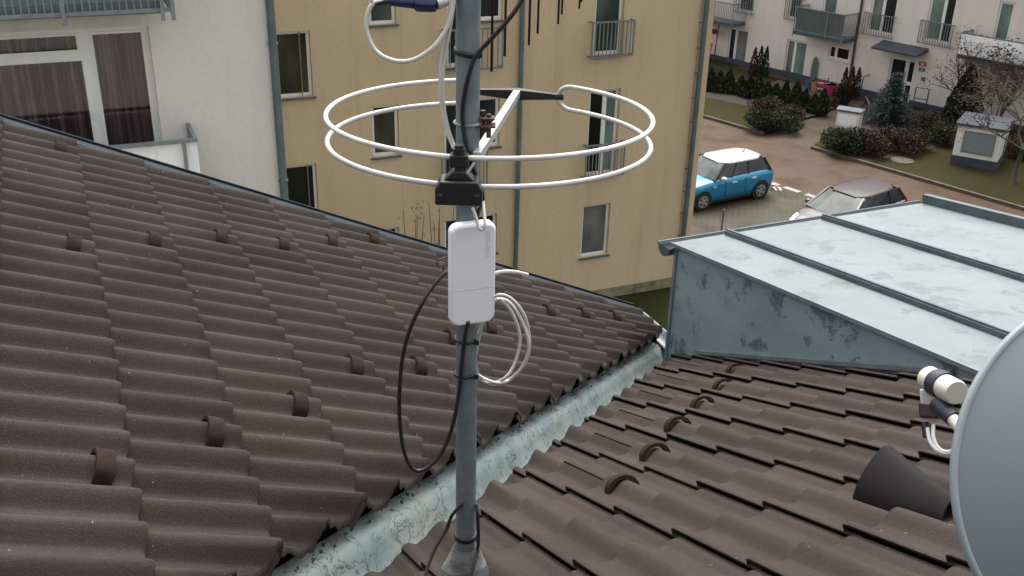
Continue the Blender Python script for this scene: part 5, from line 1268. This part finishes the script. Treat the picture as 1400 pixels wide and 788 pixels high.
# wheel contact points of the blue car, front and rear on the near side
wF, wRr = ground(966.5, 286), ground(1036, 271.5)
hd = (wF-wRr); hd.z = 0; head = atan2(hd.y, hd.x); fd = hd.normalized(); ld = V((-fd.y, fd.x, 0))
mc = wRr + fd*1.22 - ld*.775; mc.z = .01
print('mini wheelbase', hd.length)
car('parked_car', mc, head, 'small bright blue hatchback with a white roof parked beside the tan block', mini_body, gh_m, (1.25, -1.22), .30,
    dict(paint=M['carblue'], screen=M['wscreen2'], glass=M['carglass'], pillar=M['black'], roof=M['carwhite']), extras=mini_extras)
def hatch_extras(r, body):
    for s_ in (1, -1):
        mb = MB(); mb.prism([(1.62, s_*.70, .80), (2.0, s_*.60, .66), (2.02, s_*.55, .76), (1.60, s_*.62, .88)], (0, s_*.09, .03)); mb.build('headlight', M['lamp'], root=r)
        mb = MB(); mb.tube([(.72, s_*.86, 1.0), (.72, s_*.92, 1.02)], .03, 8); mb.build('mirror_arm', M['black'], root=r)
        rows = [[V((.70+.10*cos(2*pi*k/14)*sin(pi*j/8), s_*.98+.11*cos(pi*j/8), 1.0+.075*sin(2*pi*k/14)*sin(pi*j/8))) for k in range(15)] for j in range(9)]
        mb = MB(); mb.grid(rows, 0, True); mb.build('mirror', M['carmauve'], root=r)
        mb = MB(); mb.box(-2.06, -1.90, s_*.72-.10, s_*.72+.10, .80, .98); mb.build('tail_light', M['tail'], root=r)
        for x in (.05, -.92): mb = MB(); mb.box(x-.10, x+.10, s_*.895-.02, s_*.895+.022, .84, .88); mb.build('door_handle', M['carmauve'], root=r)
        mb = MB(); mb.bar((.85, s_*.835, 1.005), (-1.72, s_*.80, 1.035), .02, .03); mb.build('window_trim', M['alu'], root=r)
    mb = MB(); mb.box(-1.5, 1.6, -.84, .84, .17, .27); mb.build('skirt', M['black'], root=r)
    mb = MB(); mb.bar((1.10, -.6, .985), (1.06, .3, .99), .02, .02); mb.build('wiper', M['black'], root=r)
    mb = MB(); mb.box(2.06, 2.13, -.5, .5, .42, .58); mb.build('grille', M['black'], root=r)
hatch_body = [(-2.12, .66, .40, .86), (-2.0, .82, .30, .98), (-1.5, .885, .24, 1.02), (-.5, .9, .22, 1.0), (.7, .9, .22, .99), (1.15, .89, .23, .97), (1.6, .87, .25, .88), (1.95, .79, .28, .76), (2.14, .56, .36, .62)]
gh_h = dict(belt=(-1.92, 1.05, .74, .80, 1.0), top=(-1.52, .28, .60, .62, 1.45), bow=.18, crown=.05, cuts=[.06, .40, .72, .97], track=.875, pw=.065)
hf = -fd*0 + fd
fN = ground(1079, 312); 
rear = ground(1238, 296, .85)
hdg = azv(0)
head2 = head+radians(8); fd2 = V((cos(head2), sin(head2), 0)); ld2 = V((-fd2.y, fd2.x, 0))
tl = ground(1240, 276, .92)                      # near rear lamp
pc = tl + fd2*2.0 - ld2*.72; pc.z = .01
car('parked_car', pc, head2, 'mauve brown hatchback parked half hidden behind the zinc dormer', hatch_body, gh_h, (1.32, -1.30), .33,
    dict(paint=M['carmauve'], screen=M['wscreen'], glass=M['carglass'], pillar=M['carmauve'], roof=M['carroof']), extras=hatch_extras)
# ------------------------------------------------------------------ camera, sky, sun
cd = bpy.data.cameras.new('camera'); cam = bpy.data.objects.new('camera', cd); C.objects.link(cam)
cd.sensor_width = 36; cd.lens = F/1400*36; cd.clip_end = 3000; cd.clip_start = .05
R3 = Matrix((rt, up, -fw)).transposed(); cam.matrix_world = Matrix.Translation(CAM) @ R3.to_4x4()
S.camera = cam
wd = bpy.data.worlds.new('World'); S.world = wd; wd.use_nodes = True; nt = wd.node_tree
bg = nt.nodes['Background']; sky = nt.nodes.new('ShaderNodeTexSky'); sky.sky_type = 'NISHITA'; sky.sun_disc = False
SE, SA = 64, 5
sky.sun_elevation = radians(SE); sky.sun_rotation = radians(SA); sky.air_density = 1.0; sky.dust_density = 6.0; sky.ozone_density = 1.0
hsv = N(nt, 'ShaderNodeHueSaturation', i_Saturation=.22); nt.links.new(sky.outputs[0], hsv.inputs['Color']); nt.links.new(hsv.outputs[0], bg.inputs[0]); bg.inputs[1].default_value = .15
sd = bpy.data.lights.new('sun', 'SUN'); so = bpy.data.objects.new('sun', sd); C.objects.link(so)
sd.energy = .8; sd.angle = radians(45); sd.color = (1, .96, .90)
sdir = V((sin(radians(SA))*cos(radians(SE)), cos(radians(SA))*cos(radians(SE)), sin(radians(SE))))
so.rotation_euler = sdir.to_track_quat('Z', 'Y').to_euler()
S.view_settings.view_transform = 'Standard'; S.view_settings.look = 'None'; S.view_settings.exposure = 1.36; S.view_settings.gamma = 1
S.view_settings.use_curve_mapping = False
